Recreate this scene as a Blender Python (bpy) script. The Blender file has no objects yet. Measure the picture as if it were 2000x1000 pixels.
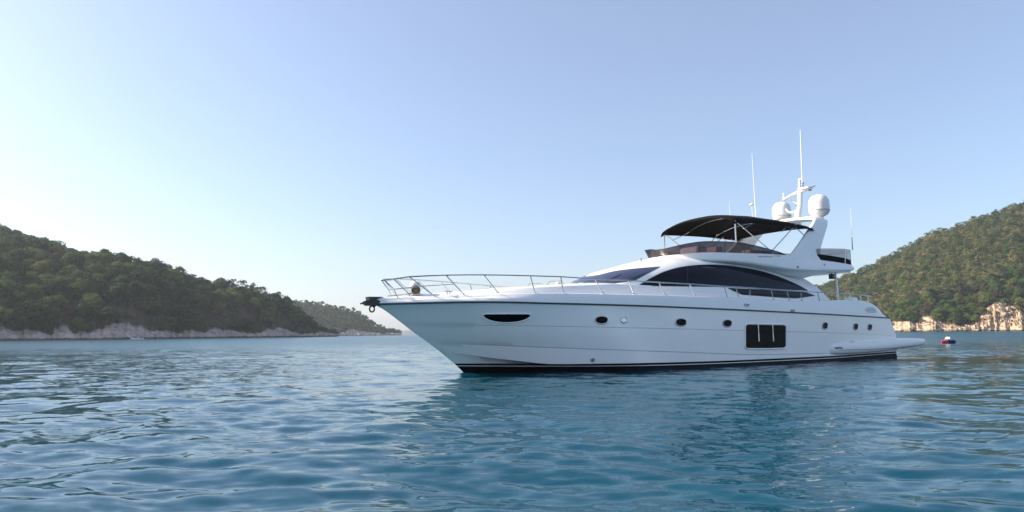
import bpy, bmesh, math, random
import numpy as np
from mathutils import Vector, Matrix
from mathutils.bvhtree import BVHTree

random.seed(7)
RNG = np.random.default_rng(11)
R = math.radians
scene = bpy.context.scene
COL = scene.collection

# ------------------------------------------------------------------ camera
F, RHO, EYE = 1300.0, 0.0085, 1.4            # focal length in 2000-px units, roll, eye height
PITCH = math.atan((153 * math.cos(RHO) - 220 * math.sin(RHO)) / F)
cam = bpy.data.objects.new("camera", bpy.data.cameras.new("camera"))
COL.objects.link(cam)
cam.data.sensor_width = 36.0
cam.data.lens = 36.0 * F / 2000.0
cam.data.clip_start = 0.1
cam.data.clip_end = 20000
_r0 = Vector((1, 0, 0))
_u0 = Vector((0, -math.sin(PITCH), math.cos(PITCH)))
_f0 = Vector((0, math.cos(PITCH), math.sin(PITCH)))
_rt = _r0 * math.cos(RHO) - _u0 * math.sin(RHO)
_up = _r0 * math.sin(RHO) + _u0 * math.cos(RHO)
cam.matrix_world = Matrix(((_rt.x, _up.x, -_f0.x, 0), (_rt.y, _up.y, -_f0.y, 0),
                           (_rt.z, _up.z, -_f0.z, EYE), (0, 0, 0, 1)))
scene.camera = cam

# ------------------------------------------------------------------ sky and sun
SUN_AZ, SUN_EL = R(-82), R(31)               # azimuth from the view direction (+Y), left is negative
world = bpy.data.worlds.new("World")
scene.world = world
world.use_nodes = True
wn = world.node_tree
wn.nodes.clear()
w_out = wn.nodes.new("ShaderNodeOutputWorld")
w_bg = wn.nodes.new("ShaderNodeBackground")
w_sky = wn.nodes.new("ShaderNodeTexSky")
w_sky.sky_type = 'NISHITA'
w_sky.sun_disc = False
w_sky.sun_elevation = SUN_EL
w_sky.sun_rotation = SUN_AZ
w_sky.altitude = 0
w_sky.air_density = 1.0
w_sky.dust_density = 1.6
w_sky.ozone_density = 4.5
w_bg.inputs["Strength"].default_value = 0.12
w_wb = wn.nodes.new("ShaderNodeMix")            # white balance of the whole sky
w_wb.data_type = 'RGBA'
w_wb.blend_type = 'MULTIPLY'
w_wb.inputs[0].default_value = 1.0
w_wb.inputs[7].default_value = (1.04, 0.995, 0.965, 1)
wn.links.new(w_sky.outputs[0], w_wb.inputs[6])
w_veil = wn.nodes.new("ShaderNodeMix")          # thin even veil of high haze over the clear sky
w_veil.data_type = 'RGBA'
w_veil.inputs[0].default_value = 0.17
w_veil.inputs[7].default_value = (4.3, 4.35, 4.75, 1)
wn.links.new(w_wb.outputs[2], w_veil.inputs[6])
wn.links.new(w_veil.outputs[2], w_bg.inputs[0])
wn.links.new(w_bg.outputs[0], w_out.inputs[0])

sl = bpy.data.lights.new("sun", 'SUN')
sl.energy = 4.6
sl.angle = R(0.5)
sl.color = (1.0, 0.86, 0.69)
sun = bpy.data.objects.new("sun", sl)
COL.objects.link(sun)
_sd = Vector((math.sin(SUN_AZ) * math.cos(SUN_EL), math.cos(SUN_AZ) * math.cos(SUN_EL), math.sin(SUN_EL)))
sun.rotation_euler = _sd.to_track_quat('Z', 'Y').to_euler()
sun.location = _sd * 200

scene.view_settings.view_transform = 'Standard'
scene.view_settings.look = 'None'
scene.view_settings.gamma = 1
scene.view_settings.exposure = 0.92
scene.cycles.use_denoising = True
scene.cycles.max_bounces = 8
scene.cycles.volume_bounces = 1
scene.cycles.transparent_max_bounces = 12

# ------------------------------------------------------------------ materials
def _nt(name):
    m = bpy.data.materials.new(name)
    m.use_nodes = True
    nt = m.node_tree
    return m, nt, nt.nodes["Principled BSDF"]


def N(nt, kind, **kw):
    n = nt.nodes.new(kind)
    for k, v in kw.items():
        if k in n.inputs:
            n.inputs[k].default_value = v
        else:
            setattr(n, k, v)
    return n


def ramp(nt, src, stops):
    r = nt.nodes.new("ShaderNodeValToRGB")
    while len(r.color_ramp.elements) < len(stops):
        r.color_ramp.elements.new(0.5)
    for e, (p, c) in zip(r.color_ramp.elements, stops):
        e.position = p
        e.color = (*c, 1) if len(c) == 3 else c
    nt.links.new(src, r.inputs[0])
    return r


def mat(name, col, rough=0.4, metal=0.0, var=0.06, scale=3.0, bump=0.0, bscale=40.0, coat=0.0, spec=None):
    m, nt, b = _nt(name)
    tc = N(nt, "ShaderNodeTexCoord")
    nz = N(nt, "ShaderNodeTexNoise", Scale=scale, Detail=4.0)
    nt.links.new(tc.outputs["Object"], nz.inputs["Vector"])
    lo = tuple(c * (1 - var) for c in col)
    hi = tuple(min(1, c * (1 + var)) for c in col)
    rp = ramp(nt, nz.outputs["Fac"], [(0.3, lo), (0.7, hi)])
    nt.links.new(rp.outputs[0], b.inputs["Base Color"])
    b.inputs["Roughness"].default_value = rough
    b.inputs["Metallic"].default_value = metal
    b.inputs["Coat Weight"].default_value = coat
    if spec is not None:
        b.inputs["Specular IOR Level"].default_value = spec
    if bump:
        n2 = N(nt, "ShaderNodeTexNoise", Scale=bscale, Detail=3.0)
        nt.links.new(tc.outputs["Object"], n2.inputs["Vector"])
        bp = N(nt, "ShaderNodeBump", Strength=bump, Distance=0.02)
        nt.links.new(n2.outputs["Fac"], bp.inputs["Height"])
        nt.links.new(bp.outputs[0], b.inputs["Normal"])
    return m


M = {}
M['gel'] = mat('white_gelcoat', (0.86, 0.865, 0.85), 0.16, var=0.025, scale=0.6, coat=0.3)
M['gel2'] = mat('white_moulding', (0.85, 0.85, 0.835), 0.22, var=0.025, scale=0.8)
M['deck'] = mat('deck_nonskid', (0.78, 0.75, 0.70), 0.55, var=0.04, scale=2.0, bump=0.15, bscale=120)
M['black'] = mat('black_antifouling', (0.006, 0.006, 0.007), 0.6, var=0.3, scale=2.0, spec=0.12)
M['rub'] = mat('dark_rubber', (0.045, 0.055, 0.06), 0.4, var=0.2, scale=4)
M['glass'] = mat('dark_tinted_glass', (0.006, 0.008, 0.016), 0.08, var=0.2, scale=0.7, spec=0.13)
M['glassport'] = mat('black_porthole_glass', (0.003, 0.003, 0.004), 0.3, var=0.2, scale=2, spec=0.06)
M['wind'] = mat('sky_reflection_windshield', (0.045, 0.058, 0.115), 0.05, var=0.15, scale=0.7)  # glass colour lifted to blue to stand in for the reflected sky
M['steel'] = mat('stainless_steel', (0.55, 0.55, 0.55), 0.22, metal=1.0, var=0.08, scale=8)
M['canvas'] = mat('black_canvas', (0.006, 0.0055, 0.006), 0.85, var=0.35, scale=3, bump=0.5, bscale=9, spec=0.15)
M['tan'] = mat('tan_sunpad', (0.66, 0.55, 0.44), 0.8, var=0.1, scale=5, bump=0.2, bscale=60)
M['cream'] = mat('cream_upholstery', (0.50, 0.46, 0.41), 0.75, var=0.1, scale=5, bump=0.2, bscale=30)
M['dome'] = mat('radome_white', (0.80, 0.78, 0.74), 0.32, var=0.02, scale=2)
M['grey'] = mat('grey_plastic', (0.20, 0.21, 0.23), 0.4, var=0.1, scale=5)
M['dark'] = mat('black_fitting', (0.015, 0.015, 0.016), 0.35, var=0.2, scale=8)
M['brass'] = mat('bronze_gear', (0.30, 0.20, 0.13), 0.35, metal=0.8, var=0.25, scale=30)
M['groove'] = mat('grey_sealant', (0.22, 0.25, 0.28), 0.6, var=0.1, scale=6)
M['red'] = mat('red_paint', (0.55, 0.03, 0.05), 0.35, var=0.1, scale=6)
M['blue'] = mat('navy_paint', (0.010, 0.030, 0.14), 0.35, var=0.15, scale=6)
M['skin'] = mat('skin', (0.45, 0.26, 0.18), 0.55, var=0.08, scale=12)
M['hair'] = mat('dark_hair', (0.02, 0.015, 0.012), 0.6, var=0.2, scale=20)
M['shirt'] = mat('white_shirt', (0.75, 0.74, 0.72), 0.85, var=0.05, scale=9, bump=0.4, bscale=18)
M['bark'] = mat('tree_bark', (0.14, 0.10, 0.075), 0.9, var=0.3, scale=3, bump=0.6, bscale=8)


def tinted(name, tint, opac, body):
    m, nt, b = _nt(name)
    b.inputs["Roughness"].default_value = 0.08
    tc = N(nt, "ShaderNodeTexCoord")
    nz = N(nt, "ShaderNodeTexNoise", Scale=2.0, Detail=3.0)
    nt.links.new(tc.outputs["Object"], nz.inputs["Vector"])
    rp = ramp(nt, nz.outputs["Fac"], [(0.3, tuple(c * 0.85 for c in body)), (0.7, body)])
    nt.links.new(rp.outputs[0], b.inputs["Base Color"])
    tr = N(nt, "ShaderNodeBsdfTransparent")
    tr.inputs[0].default_value = (*tint, 1)
    mx = N(nt, "ShaderNodeMixShader")
    mx.inputs[0].default_value = opac
    nt.links.new(tr.outputs[0], mx.inputs[1])
    nt.links.new(b.outputs[0], mx.inputs[2])
    nt.links.new(mx.outputs[0], nt.nodes["Material Output"].inputs[0])
    return m


M['smoke'] = tinted('smoked_acrylic', (0.38, 0.30, 0.34), 0.76, (0.032, 0.027, 0.040))
M['mesh'] = tinted('grey_mesh_panel', (0.6, 0.6, 0.62), 0.72, (0.25, 0.25, 0.27))

# ------------------------------------------------------------------ mesh helpers
def link(name, verts, faces, mats, parent=None, midx=None, smooth=True, fix=True, sharp=35):
    me = bpy.data.meshes.new(name)
    me.from_pydata([tuple(v) for v in verts], [], [tuple(f) for f in faces])
    if not isinstance(mats, (list, tuple)):
        mats = [mats]
    for m in mats:
        me.materials.append(m)
    if midx is not None:
        me.polygons.foreach_set("material_index", np.asarray(midx, dtype=np.int32))
    if fix:
        bm = bmesh.new()
        bm.from_mesh(me)
        bmesh.ops.remove_doubles(bm, verts=bm.verts, dist=1e-5)
        bmesh.ops.recalc_face_normals(bm, faces=bm.faces)
        bm.to_mesh(me)
        bm.free()
    if smooth:
        me.polygons.foreach_set("use_smooth", np.ones(len(me.polygons), dtype=bool))
        try:
            me.set_sharp_from_angle(angle=R(sharp))
        except Exception:
            pass
    o = bpy.data.objects.new(name, me)
    COL.objects.link(o)
    if parent is not None:
        o.parent = parent
    return o


def tag(o, label=None, cat=None, group=None, kind=None):
    if label: o["label"] = label
    if cat: o["category"] = cat
    if group: o["group"] = group
    if kind: o["kind"] = kind
    return o


def empty(name, loc=(0, 0, 0), rz=0.0):
    o = bpy.data.objects.new(name, None)
    o.empty_display_size = 0.3
    o.location = loc
    o.rotation_euler = (0, 0, rz)
    COL.objects.link(o)
    return o


class MB:
    """collects shapes of ONE part"""
    def __init__(self):
        self.v, self.f, self.m = [], [], []

    def add(self, v, f, mi=0):
        k = len(self.v)
        self.v += [tuple(p) for p in v]
        self.f += [tuple(i + k for i in q) for q in f]
        self.m += [mi] * len(f)

    def box(self, c, size, rot=None, mi=0, bev=0.0):
        bm = bmesh.new()
        bmesh.ops.create_cube(bm, size=1)
        for v in bm.verts:
            v.co = Vector((v.co.x * size[0], v.co.y * size[1], v.co.z * size[2]))
        if bev:
            bmesh.ops.bevel(bm, geom=bm.edges[:], offset=bev, segments=3, profile=0.6, affect='EDGES')
        if rot is not None:
            bm.transform(rot.to_4x4())
        bm.verts.index_update()
        self.add([v.co + Vector(c) for v in bm.verts], [[v.index for v in f.verts] for f in bm.faces], mi)
        bm.free()

    def tube(self, pts, r, n=8, mi=0, closed=False, cap=True):
        pts = [Vector(p) for p in pts]
        L = len(pts)
        rr = r if isinstance(r, (list, tuple)) else [r] * L
        V, Fc = [], []
        ref = None
        for i, p in enumerate(pts):
            a = pts[(i - 1) % L] if (closed or i > 0) else p
            b = pts[(i + 1) % L] if (closed or i < L - 1) else p
            t = (b - a).normalized()
            if ref is None:
                ref = t.orthogonal().normalized()
            ref = (ref - t * ref.dot(t))
            ref = ref.normalized() if ref.length > 1e-6 else t.orthogonal().normalized()
            bn = t.cross(ref)
            for k in range(n):
                an = 2 * math.pi * k / n
                V.append(p + (ref * math.cos(an) + bn * math.sin(an)) * rr[i])
        for i in range(L if closed else L - 1):
            j = (i + 1) % L
            for k in range(n):
                k2 = (k + 1) % n
                Fc.append((i * n + k, i * n + k2, j * n + k2, j * n + k))
        if cap and not closed:
            Fc.append(tuple(range(n)))
            Fc.append(tuple((L - 1) * n + k for k in range(n)))
        self.add(V, Fc, mi)

    def lathe(self, prof, c=(0, 0, 0), n=28, mi=0, rot=None):
        V, Fc = [], []
        for r, z in prof:
            for k in range(n):
                a = 2 * math.pi * k / n
                p = Vector((r * math.cos(a), r * math.sin(a), z))
                if rot is not None:
                    p = rot @ p
                V.append(p + Vector(c))
        for i in range(len(prof) - 1):
            for k in range(n):
                k2 = (k + 1) % n
                Fc.append((i * n + k, i * n + k2, (i + 1) * n + k2, (i + 1) * n + k))
        if prof[0][0] > 1e-4: Fc.append(tuple(range(n)))
        if prof[-1][0] > 1e-4: Fc.append(tuple((len(prof) - 1) * n + k for k in range(n)))
        self.add(V, Fc, mi)

    def build(self, name, mats, parent=None, smooth=True, sharp=35):
        return link(name, self.v, self.f, mats, parent, self.m, smooth, True, sharp)


def grid_faces(nr, nc, wrap=False):
    fs = []
    for i in range(nr - 1):
        for j in range(nc if wrap else nc - 1):
            j2 = (j + 1) % nc
            fs.append((i * nc + j, i * nc + j2, (i + 1) * nc + j2, (i + 1) * nc + j))
    return fs


def curve(pts):
    """monotone cubic through (x, y) points"""
    x = np.array([p[0] for p in pts], float)
    y = np.array([p[1] for p in pts], float)
    h = np.diff(x)
    d = np.diff(y) / h
    m = np.zeros_like(x)
    m[0], m[-1] = d[0], d[-1]
    for i in range(1, len(x) - 1):
        if d[i - 1] * d[i] > 0:
            w1, w2 = 2 * h[i] + h[i - 1], h[i] + 2 * h[i - 1]
            m[i] = (w1 + w2) / (w1 / d[i - 1] + w2 / d[i])

    def f(q):
        q = np.clip(np.asarray(q, float), x[0], x[-1])
        k = np.clip(np.searchsorted(x, q) - 1, 0, len(h) - 1)
        t = (q - x[k]) / h[k]
        return ((2 * t**3 - 3 * t**2 + 1) * y[k] + (t**3 - 2 * t**2 + t) * h[k] * m[k]
                + (-2 * t**3 + 3 * t**2) * y[k + 1] + (t**3 - t**2) * h[k] * m[k + 1])
    return f


def sstep(a, b, x):
    t = np.clip((np.asarray(x, float) - a) / (b - a), 0, 1)
    return t * t * (3 - 2 * t)


# ------------------------------------------------------------------ the yacht's own frame
# local x = s (aft from the bow waterline), local y = -v (v is to port), z up
BOW = Vector((-1.766, 24.2536, 0.0))
TH = R(32.2)
YAW = TH
YM = Matrix.Translation(BOW) @ Matrix.Rotation(YAW, 4, 'Z')
YI = YM.inverted()
CAM_L = YI @ Vector((0, 0, EYE))


def ray_l(px, py):
    x, y = px - 1000.0, 500.0 - py
    d = _rt * x + _up * y + _f0 * F
    return (YI.to_3x3() @ d).normalized()


def at_v(px, py, v):
    """point of the yacht's plane v (scalar or function of s) seen at a photo pixel"""
    d = ray_l(px, py)
    vf = v if callable(v) else (lambda s: v)
    s = 0.0
    for _ in range(12):
        t = (-float(vf(s)) - CAM_L.y) / d.y
        p = CAM_L + d * t
        s = 0.5 * s + 0.5 * p.x if callable(v) else p.x
    return p


def bvh_of(*objs):
    V, P = [], []
    for o in objs:
        k = len(V)
        V += [v.co.copy() for v in o.data.vertices]
        P += [tuple(i + k for i in p.vertices) for p in o.data.polygons]
    return BVHTree.FromPolygons(V, P)


def hit(bvh, px, py):
    d = ray_l(px, py)
    loc, nor, idx, dist = bvh.ray_cast(CAM_L, d)
    if loc is None:
        return None, None
    if nor.dot(d) > 0: nor = -nor
    return loc, nor


def mir(p):
    return Vector((p[0], -p[1], p[2]))


def patch(bvh, top, bot, x0, x1, nx, ny, off, expo=1.0):
    """surface patch between two pixel curves top(x), bot(x), lying off metres proud of the surface under it"""
    rows = []
    for j in range(ny + 1):
        row = []
        for i in range(nx + 1):
            u = i / nx
            u = 0.5 - 0.5 * math.cos(math.pi * u)
            px = x0 + (x1 - x0) * u
            py = float(top(px)) + (float(bot(px)) - float(top(px))) * j / ny
            p, n = hit(bvh, px, py)
            if p is None:
                row.append(row[-1] if row else None)
                continue
            row.append(p + n * off)
        for i in range(len(row) - 2, -1, -1):
            if row[i] is None: row[i] = row[i + 1]
        rows.append(row)
    return rows


yacht = empty("motor_yacht", BOW, YAW)
tag(yacht, "large white motor yacht with black bimini top anchored in the bay", "yacht")

# ---- hull
S0 = -3.4                     # bow tip at deck level
br = curve([(S0, 0.0), (-3, .27), (-2.5, .57), (-2, .86), (-1, 1.38), (0, 1.80), (2, 2.45), (4, 2.86), (7, 3.14),
            (11, 3.2), (16, 3.1), (20, 2.9), (23.4, 2.65)])
zr = curve([(S0, 2.40), (-2.5, 2.42), (0, 2.455), (2, 2.42), (6, 2.36), (12.5, 2.24), (17, 2.15), (23.4, 2.01)])
bw = curve([(0, 0), (1, .62), (2.5, 1.62), (4.5, 2.62), (6.6, 3.12), (10.6, 3.2), (16.4, 3.04), (24, 2.6)])
stem = curve([(-0.8, 0.8), (0, 0.0), (.27, -.29), (.59, -.70), (1.05, -1.34), (1.5, -2.02), (1.88, -2.55), (2.33, -3.24), (2.40, S0)])
tran = curve([(-0.8, 23.95), (.3, 23.95), (1.0, 23.9), (2.05, 23.4)])
zbt = curve([(0, .35), (.2, .285), (.45, .235), (.7, .23), (1, .31)])
zk2 = curve([(0, 1.12), (.06, 1.03), (.15, .90), (.35, .66), (.55, .44), (.75, .39), (1, .42)])
zk1 = curve([(0, 1.74), (.1, 1.69), (.2, 1.63), (.55, 1.43), (.8, 1.29), (1, 1.13)])
zch = curve([(0, .80), (.04, .64), (.09, .45), (.14, .31), (.2, .297), (.45, .247), (.7, .242), (1, .322)])
NT = 150
tt = (np.linspace(0, 1, NT + 1)) ** 1.35


def hull_row(z, inset=0.0):
    """z: array over tt -> points (s, v, z)"""
    s0 = stem(z[0])
    s1 = tran(z[-1])
    sd = S0 + tt * (23.4 - S0)
    zrr = zr(sd)
    f = np.clip(z / zrr, 0, 1)
    g = f ** 1.22
    # blunt the entry a little so that it closes on the stem
    v = bw(24 * tt) * (1 - g) + br(sd) * g
    v = np.where(z < 0, bw(24 * tt) * np.clip(1 + z * 0.45, 0.1, 1), v)
    s = s0 + tt * (s1 - s0)
    v = np.maximum(v - inset * np.clip(tt * 30, 0, 1), 0)
    v[0] = 0
    return np.stack([s, -v, z], 1)


rows, bands = [], []        # bands: material of the band below the row


def addrow(z, inset, band):
    rows.append(hull_row(np.asarray(z, float) + 0 * tt, inset))
    bands.append(band)


zR = zr(S0 + tt * (23.4 - S0))
zB, zK1, zK2, zC = zbt(tt), zk1(tt), zk2(tt), np.maximum(zch(tt), zbt(tt) + .008)
addrow(-0.7, 0, 1)
addrow(-0.25, 0, 1)
addrow(0.0, 0, 1)
addrow(zB - .10, 0.045, 1)
addrow(zB - .075, 0.045, 2)
addrow(zB, 0.045, 1)
addrow(zC - .004, 0.045, 0)
addrow(zC, 0.0, 0)
addrow((zC + zK2) / 2, 0.0, 0)
addrow(zK2 - .022, 0.0, 0)
addrow(zK2, -.022, 0)
for k in (.25, .5, .75):
    addrow(zK2 + (zK1 - zK2) * k, -.022 + .004 * k, 0)
addrow(zK1 - .016, -.014, 0)
addrow(zK1, -.030, 0)
for k in (.2, .4, .6, .8, 1.0):
    addrow(zK1 + (zR - zK1) * k, -.030 + .03 * k, 0)
P = np.stack(rows)                       # rows x cols x 3 (port has y<0)
nr, nc = P.shape[:2]
S = P * np.array([1, -1, 1])
verts = np.concatenate([P.reshape(-1, 3), S.reshape(-1, 3)])
faces, mi = [], []
for side in (0, 1):
    b0 = side * nr * nc
    for i in range(nr - 1):
        for j in range(nc - 1):
            faces.append((b0 + i * nc + j, b0 + i * nc + j + 1, b0 + (i + 1) * nc + j + 1, b0 + (i + 1) * nc + j))
            mi.append(bands[i + 1])
for i in range(nr - 1):                  # transom
    a, b = i * nc + nc - 1, (i + 1) * nc + nc - 1
    faces.append((a, b, nr * nc + b, nr * nc + a))
    mi.append(bands[i + 1])
hull = link("hull", verts, faces, [M['gel'], M['black'], M['gel2']], yacht, mi, True, True, 28)
HB = bvh_of(hull)

# ---- rub rail: one dark moulding all round the sheer
srr = np.linspace(S0, 23.4, 140)
pr = [(s, -(float(br(s)) + .012), float(zr(s)) + .012) for s in srr]
m = MB()
m.tube(pr[::-1] + [mir(p) for p in pr[1:]], .032, 8)
m.build("rub_rail", M['rub'], yacht)

# ---- deck moulding: bulwark outside, side decks, coach roof
zg = curve([(S0, 2.57), (-3.2, 2.60), (-2.2, 2.66), (0, 2.73), (2.3, 2.80), (8.8, 2.80), (11, 2.80), (13.2, 2.74), (15.4, 2.705), (17.2, 2.76), (18.6, 2.85), (19.3, 2.865),
            (20.9, 2.865), (21.5, 2.81), (22.1, 2.66), (22.7, 2.37), (23.1, 2.06)])
zc = curve([(S0, 2.62), (-3.2, 2.66), (-2.13, 2.745), (-.75, 2.89), (.51, 3.01), (1.85, 3.11), (4.5, 3.33), (5.5, 3.40),
            (18, 3.3), (19, 2.9), (20.9, 2.86), (23.1, 2.06)])
sg = np.concatenate([np.linspace(S0, -2, 18), np.linspace(-1.9, 20.5, 90), np.linspace(20.6, 23.1, 24)])
sec_rows = []
for s in sg:
    b, z0, z1, zz = float(br(s)), float(zr(s)), float(zg(s)), float(zc(s))
    lean = min(1.0, b / 0.7)
    h = z1 - z0
    w = float(sstep(-0.8, 2.4, s))
    rnd = 1 - w
    out = [(b + .004, z0 + .03), (b - .004 * lean, z0 + .03 + h * .18), (b - (.03 + .05 * rnd) * lean, z0 + .03 + h * (.5 - .05 * rnd)),
           (b - (.075 + .16 * rnd) * lean, z1 - (.06 + .02 * rnd)), (b - (.10 + .20 * rnd) * lean, z1 - .015), (b - (.14 + .22 * rnd) * lean, z1)]
    vg = out[-1][0]
    for q in (.94, .88, .82, .79, .76, .72, .66, .55, .42, .28, .14, 0.0):
        A = 1 - q * q
        if q >= .82: Bv = -0.06
        elif q >= .72: Bv = .72 * float(sstep(.82, .72, q)) if False else .72 * (.82 - q) / .10
        else: Bv = .72 + .28 * (1 - (q / .72) ** 2)
        out.append((vg * q, z1 + (zz - z1) * (A * (1 - w) + Bv * w)))
    sec_rows.append([(s, -v, z) for v, z in out])
P = np.array(sec_rows)
full = np.concatenate([P, (P[:, ::-1] * np.array([1, -1, 1]))[:, 1:]], 1)
nr, nc = full.shape[:2]
fs = grid_faces(nr, nc)
dmi = []
for i in range(nr - 1):
    for j in range(nc - 1):
        jj = min(j, nc - 2 - j)
        dmi.append(0)
fs += [tuple(range(nc)), tuple((nr - 1) * nc + k for k in range(nc))]
dmi += [0, 0]
deck = link("deck", full.reshape(-1, 3), fs, [M['gel2']], yacht, dmi, True, True, 30)

# ---- cabin
CW = curve([(5.15, 0.25), (5.4, .95), (5.8, 1.62), (6.3, 2.02), (7, 2.2), (8, 2.3), (11, 2.36), (15, 2.32), (18, 2.25), (20, 2.2)])
CZ = curve([(5.15, 3.28), (5.35, 3.42), (6.23, 3.84), (7.8, 4.27), (9.8, 4.70), (11.5, 4.80), (14, 4.76), (16, 4.6), (18, 4.45), (20, 4.35)])
NS = 90
NP = 28
cab = []
for i in range(NS + 1):
    t = i / NS
    sb = 5.15 + (19.0 - 5.15) * t ** 1.2
    row = []
    W, Zt = float(CW(sb)), float(CZ(sb))
    zb = 2.60
    for k in range(2 * NP + 1):
        ph = math.pi * k / (2 * NP)
        c, sn = math.cos(ph), math.sin(ph)
        n = 2.7
        v = W * math.copysign(abs(c) ** (2 / n), c)
        z = zb + (Zt - zb) * abs(sn) ** (2 / n)
        s = sb - max(0, z - 2.85) * 1.3 * float(sstep(.72, 1.0, t))
        row.append((s, -v, z))
    cab.append(row)
nr, nc = len(cab), len(cab[0])
fs = grid_faces(nr, nc) + [tuple(range(nc)), tuple((nr - 1) * nc + k for k in range(nc))]
cabin = link("cabin", [p for r_ in cab for p in r_], fs, M['gel2'], yacht, None, True, True, 40)
CB = bvh_of(cabin)

# ---- flybridge moulding
FW = curve([(9.75, 0.1), (9.9, .65), (10.2, 1.1), (10.8, 1.5), (11.6, 1.82), (13, 2.08), (15, 2.28), (18, 2.42), (20.6, 2.42), (21.1, 2.28), (21.25, 2.05)])
FZ = curve([(9.75, 4.73), (11, 4.83), (13, 4.86), (15, 4.90), (16.5, 4.88), (17.7, 4.81), (20.4, 4.70), (21.2, 4.58)])
FB = curve([(9.75, 4.62), (11, 4.46), (13, 4.40), (14.5, 4.28), (16.2, 4.18), (18.2, 4.21), (20.4, 4.34), (21.2, 4.44)])
FD = curve([(9.75, .02), (11, .08), (13, .06), (15, .12), (16.5, .20), (18, .22), (20.4, .10), (21.2, .0)])
fl = []
for s in np.concatenate([np.linspace(9.75, 11, 16), np.linspace(11.1, 20.4, 64), np.linspace(20.45, 21.2, 10)]):
    wt, z1, z0, d = float(FW(s)), float(FZ(s)), float(FB(s)), float(FD(s))
    wb = wt + d
    h = z1 - z0
    under = .30 * float(sstep(12, 15.5, s)) * float(1 - sstep(17.3, 19.2, s))
    half = [(0, z0 - .04 - under), (wt * .45, z0 - .04 - under), (wt * .72, z0 - .03 - under * .85), (wt * .86, z0 - .01 - under * .5), (wb - .16, z0 - .005 - under * .12),
            (wb - .05, z0 + .012), (wb - .005, z0 + .06), (wb + .0, z0 + h * .25), (wb - d * .4, z0 + h * .55), (wt + .03, z1 - .10), (wt + .005, z1 - .03), (wt - .03, z1),
            (wt - .14, z1), (wt - .17, z1 - .05), (wt - .18, z1 - .25), (0, z1 - .27)]
    if s < 10.6:
        k = float(sstep(9.75, 10.6, s))
        half[-2] = (half[-2][0], z1 - .05 - .2 * k)
        half[-1] = (0, z1 - .05 - .22 * k)
    row = [(s, -v, z) for v, z in half] + [(s, v, z) for v, z in half[::-1][1:-1]]
    fl.append(row)
nr, nc = len(fl), len(fl[0])
fs = grid_faces(nr, nc, True) + [tuple(range(nc)), tuple((nr - 1) * nc + k for k in range(nc))]
fly = link("flybridge", [p for r_ in fl for p in r_], fs, M['gel2'], yacht, None, True, True, 40)
FBV = bvh_of(cabin, fly)


# ---- glass panels on the cabin side
def poly(pts):
    return lambda x: np.interp(x, [p[0] for p in pts], [p[1] for p in pts])


def two_sides(rows_, name, m, parent, also=None):
    """builds the port panel and its starboard twin"""
    made = []
    for sgn in (1, -1):
        V = [(p if sgn == 1 else mir(p)) for r_ in rows_ for p in r_]
        nr_, nc_ = len(rows_), len(rows_[0])
        o = link(name, V, grid_faces(nr_, nc_), m, parent, None, True, True, 60)
        made.append(o)
    return made


def outline(rows_):
    top = list(rows_[0])
    bot = list(rows_[-1])[::-1]
    return top + bot


def frame_of(rows_, r, name, m, parents, n=6):
    for sgn, par in zip((1, -1), parents):
        b_ = MB()
        pts = outline(rows_)
        cl = []
        for p in pts:
            q = p if sgn == 1 else mir(p)
            if not cl or (Vector(q) - Vector(cl[-1])).length > 0.012: cl.append(q)
        b_.tube(cl, r, n, closed=True)
        b_.build(name, m, par)


big_top = curve([(1248, 557.4), (1270, 544), (1300, 530), (1330, 522), (1360, 518.3), (1390, 517.2), (1420, 519), (1450, 523), (1480, 528.5),
                 (1510, 537), (1540, 548.5), (1560, 557.5), (1577, 567)])
big_bot = poly([(1248, 558), (1400, 559.8), (1470, 562.5), (1577, 567.6)])
rows_ = patch(CB, big_top, big_bot, 1248, 1577, 70, 8, .008)
ws = two_sides(rows_, "saloon_window", M['glass'], yacht)
frame_of(rows_, .012, "window_seal", M['rub'], ws)
for px in (1343,):
    for sgn, par in zip((1, -1), ws):
        b_ = MB()
        pts = [hit(CB, px, y)[0] for y in np.linspace(float(big_top(px)) + 1, float(big_bot(px)) - 1, 8)]
        b_.tube([p if sgn == 1 else mir(p) for p in pts], .016, 6)
        b_.build("window_divider", M['dark'], par)
low_top = poly([(1422, 562.8), (1500, 566), (1560, 569.5), (1575, 571.5), (1591, 577)])
low_bot = curve([(1422, 563.2), (1440, 571.5), (1455, 577), (1480, 582.3), (1505, 584.6), (1530, 584.6), (1560, 581.8), (1591, 577.4)])
rows_ = patch(CB, low_top, low_bot, 1422, 1591, 40, 5, .008)
ws = two_sides(rows_, "lower_saloon_window", M['glass'], yacht)
frame_of(rows_, .010, "window_seal", M['rub'], ws)

# arch groove line above the window
for sgn in (1, -1):
    b_ = MB()
    gx = np.linspace(1372, 1562, 40)
    gy = curve([(1372, 509.5), (1400, 510.2), (1440, 515.5), (1480, 523), (1520, 532.5), (1545, 541), (1562, 546.5)])
    pts = []
    for x in gx:
        p, n_ = hit(FBV, x, float(gy(x)))
        if p is not None: pts.append((p + n_ * .002) if sgn == 1 else mir(p + n_ * .002))
    b_.tube(pts, .012, 6)
    b_.build("moulding_seam", M['groove'], yacht)

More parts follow.
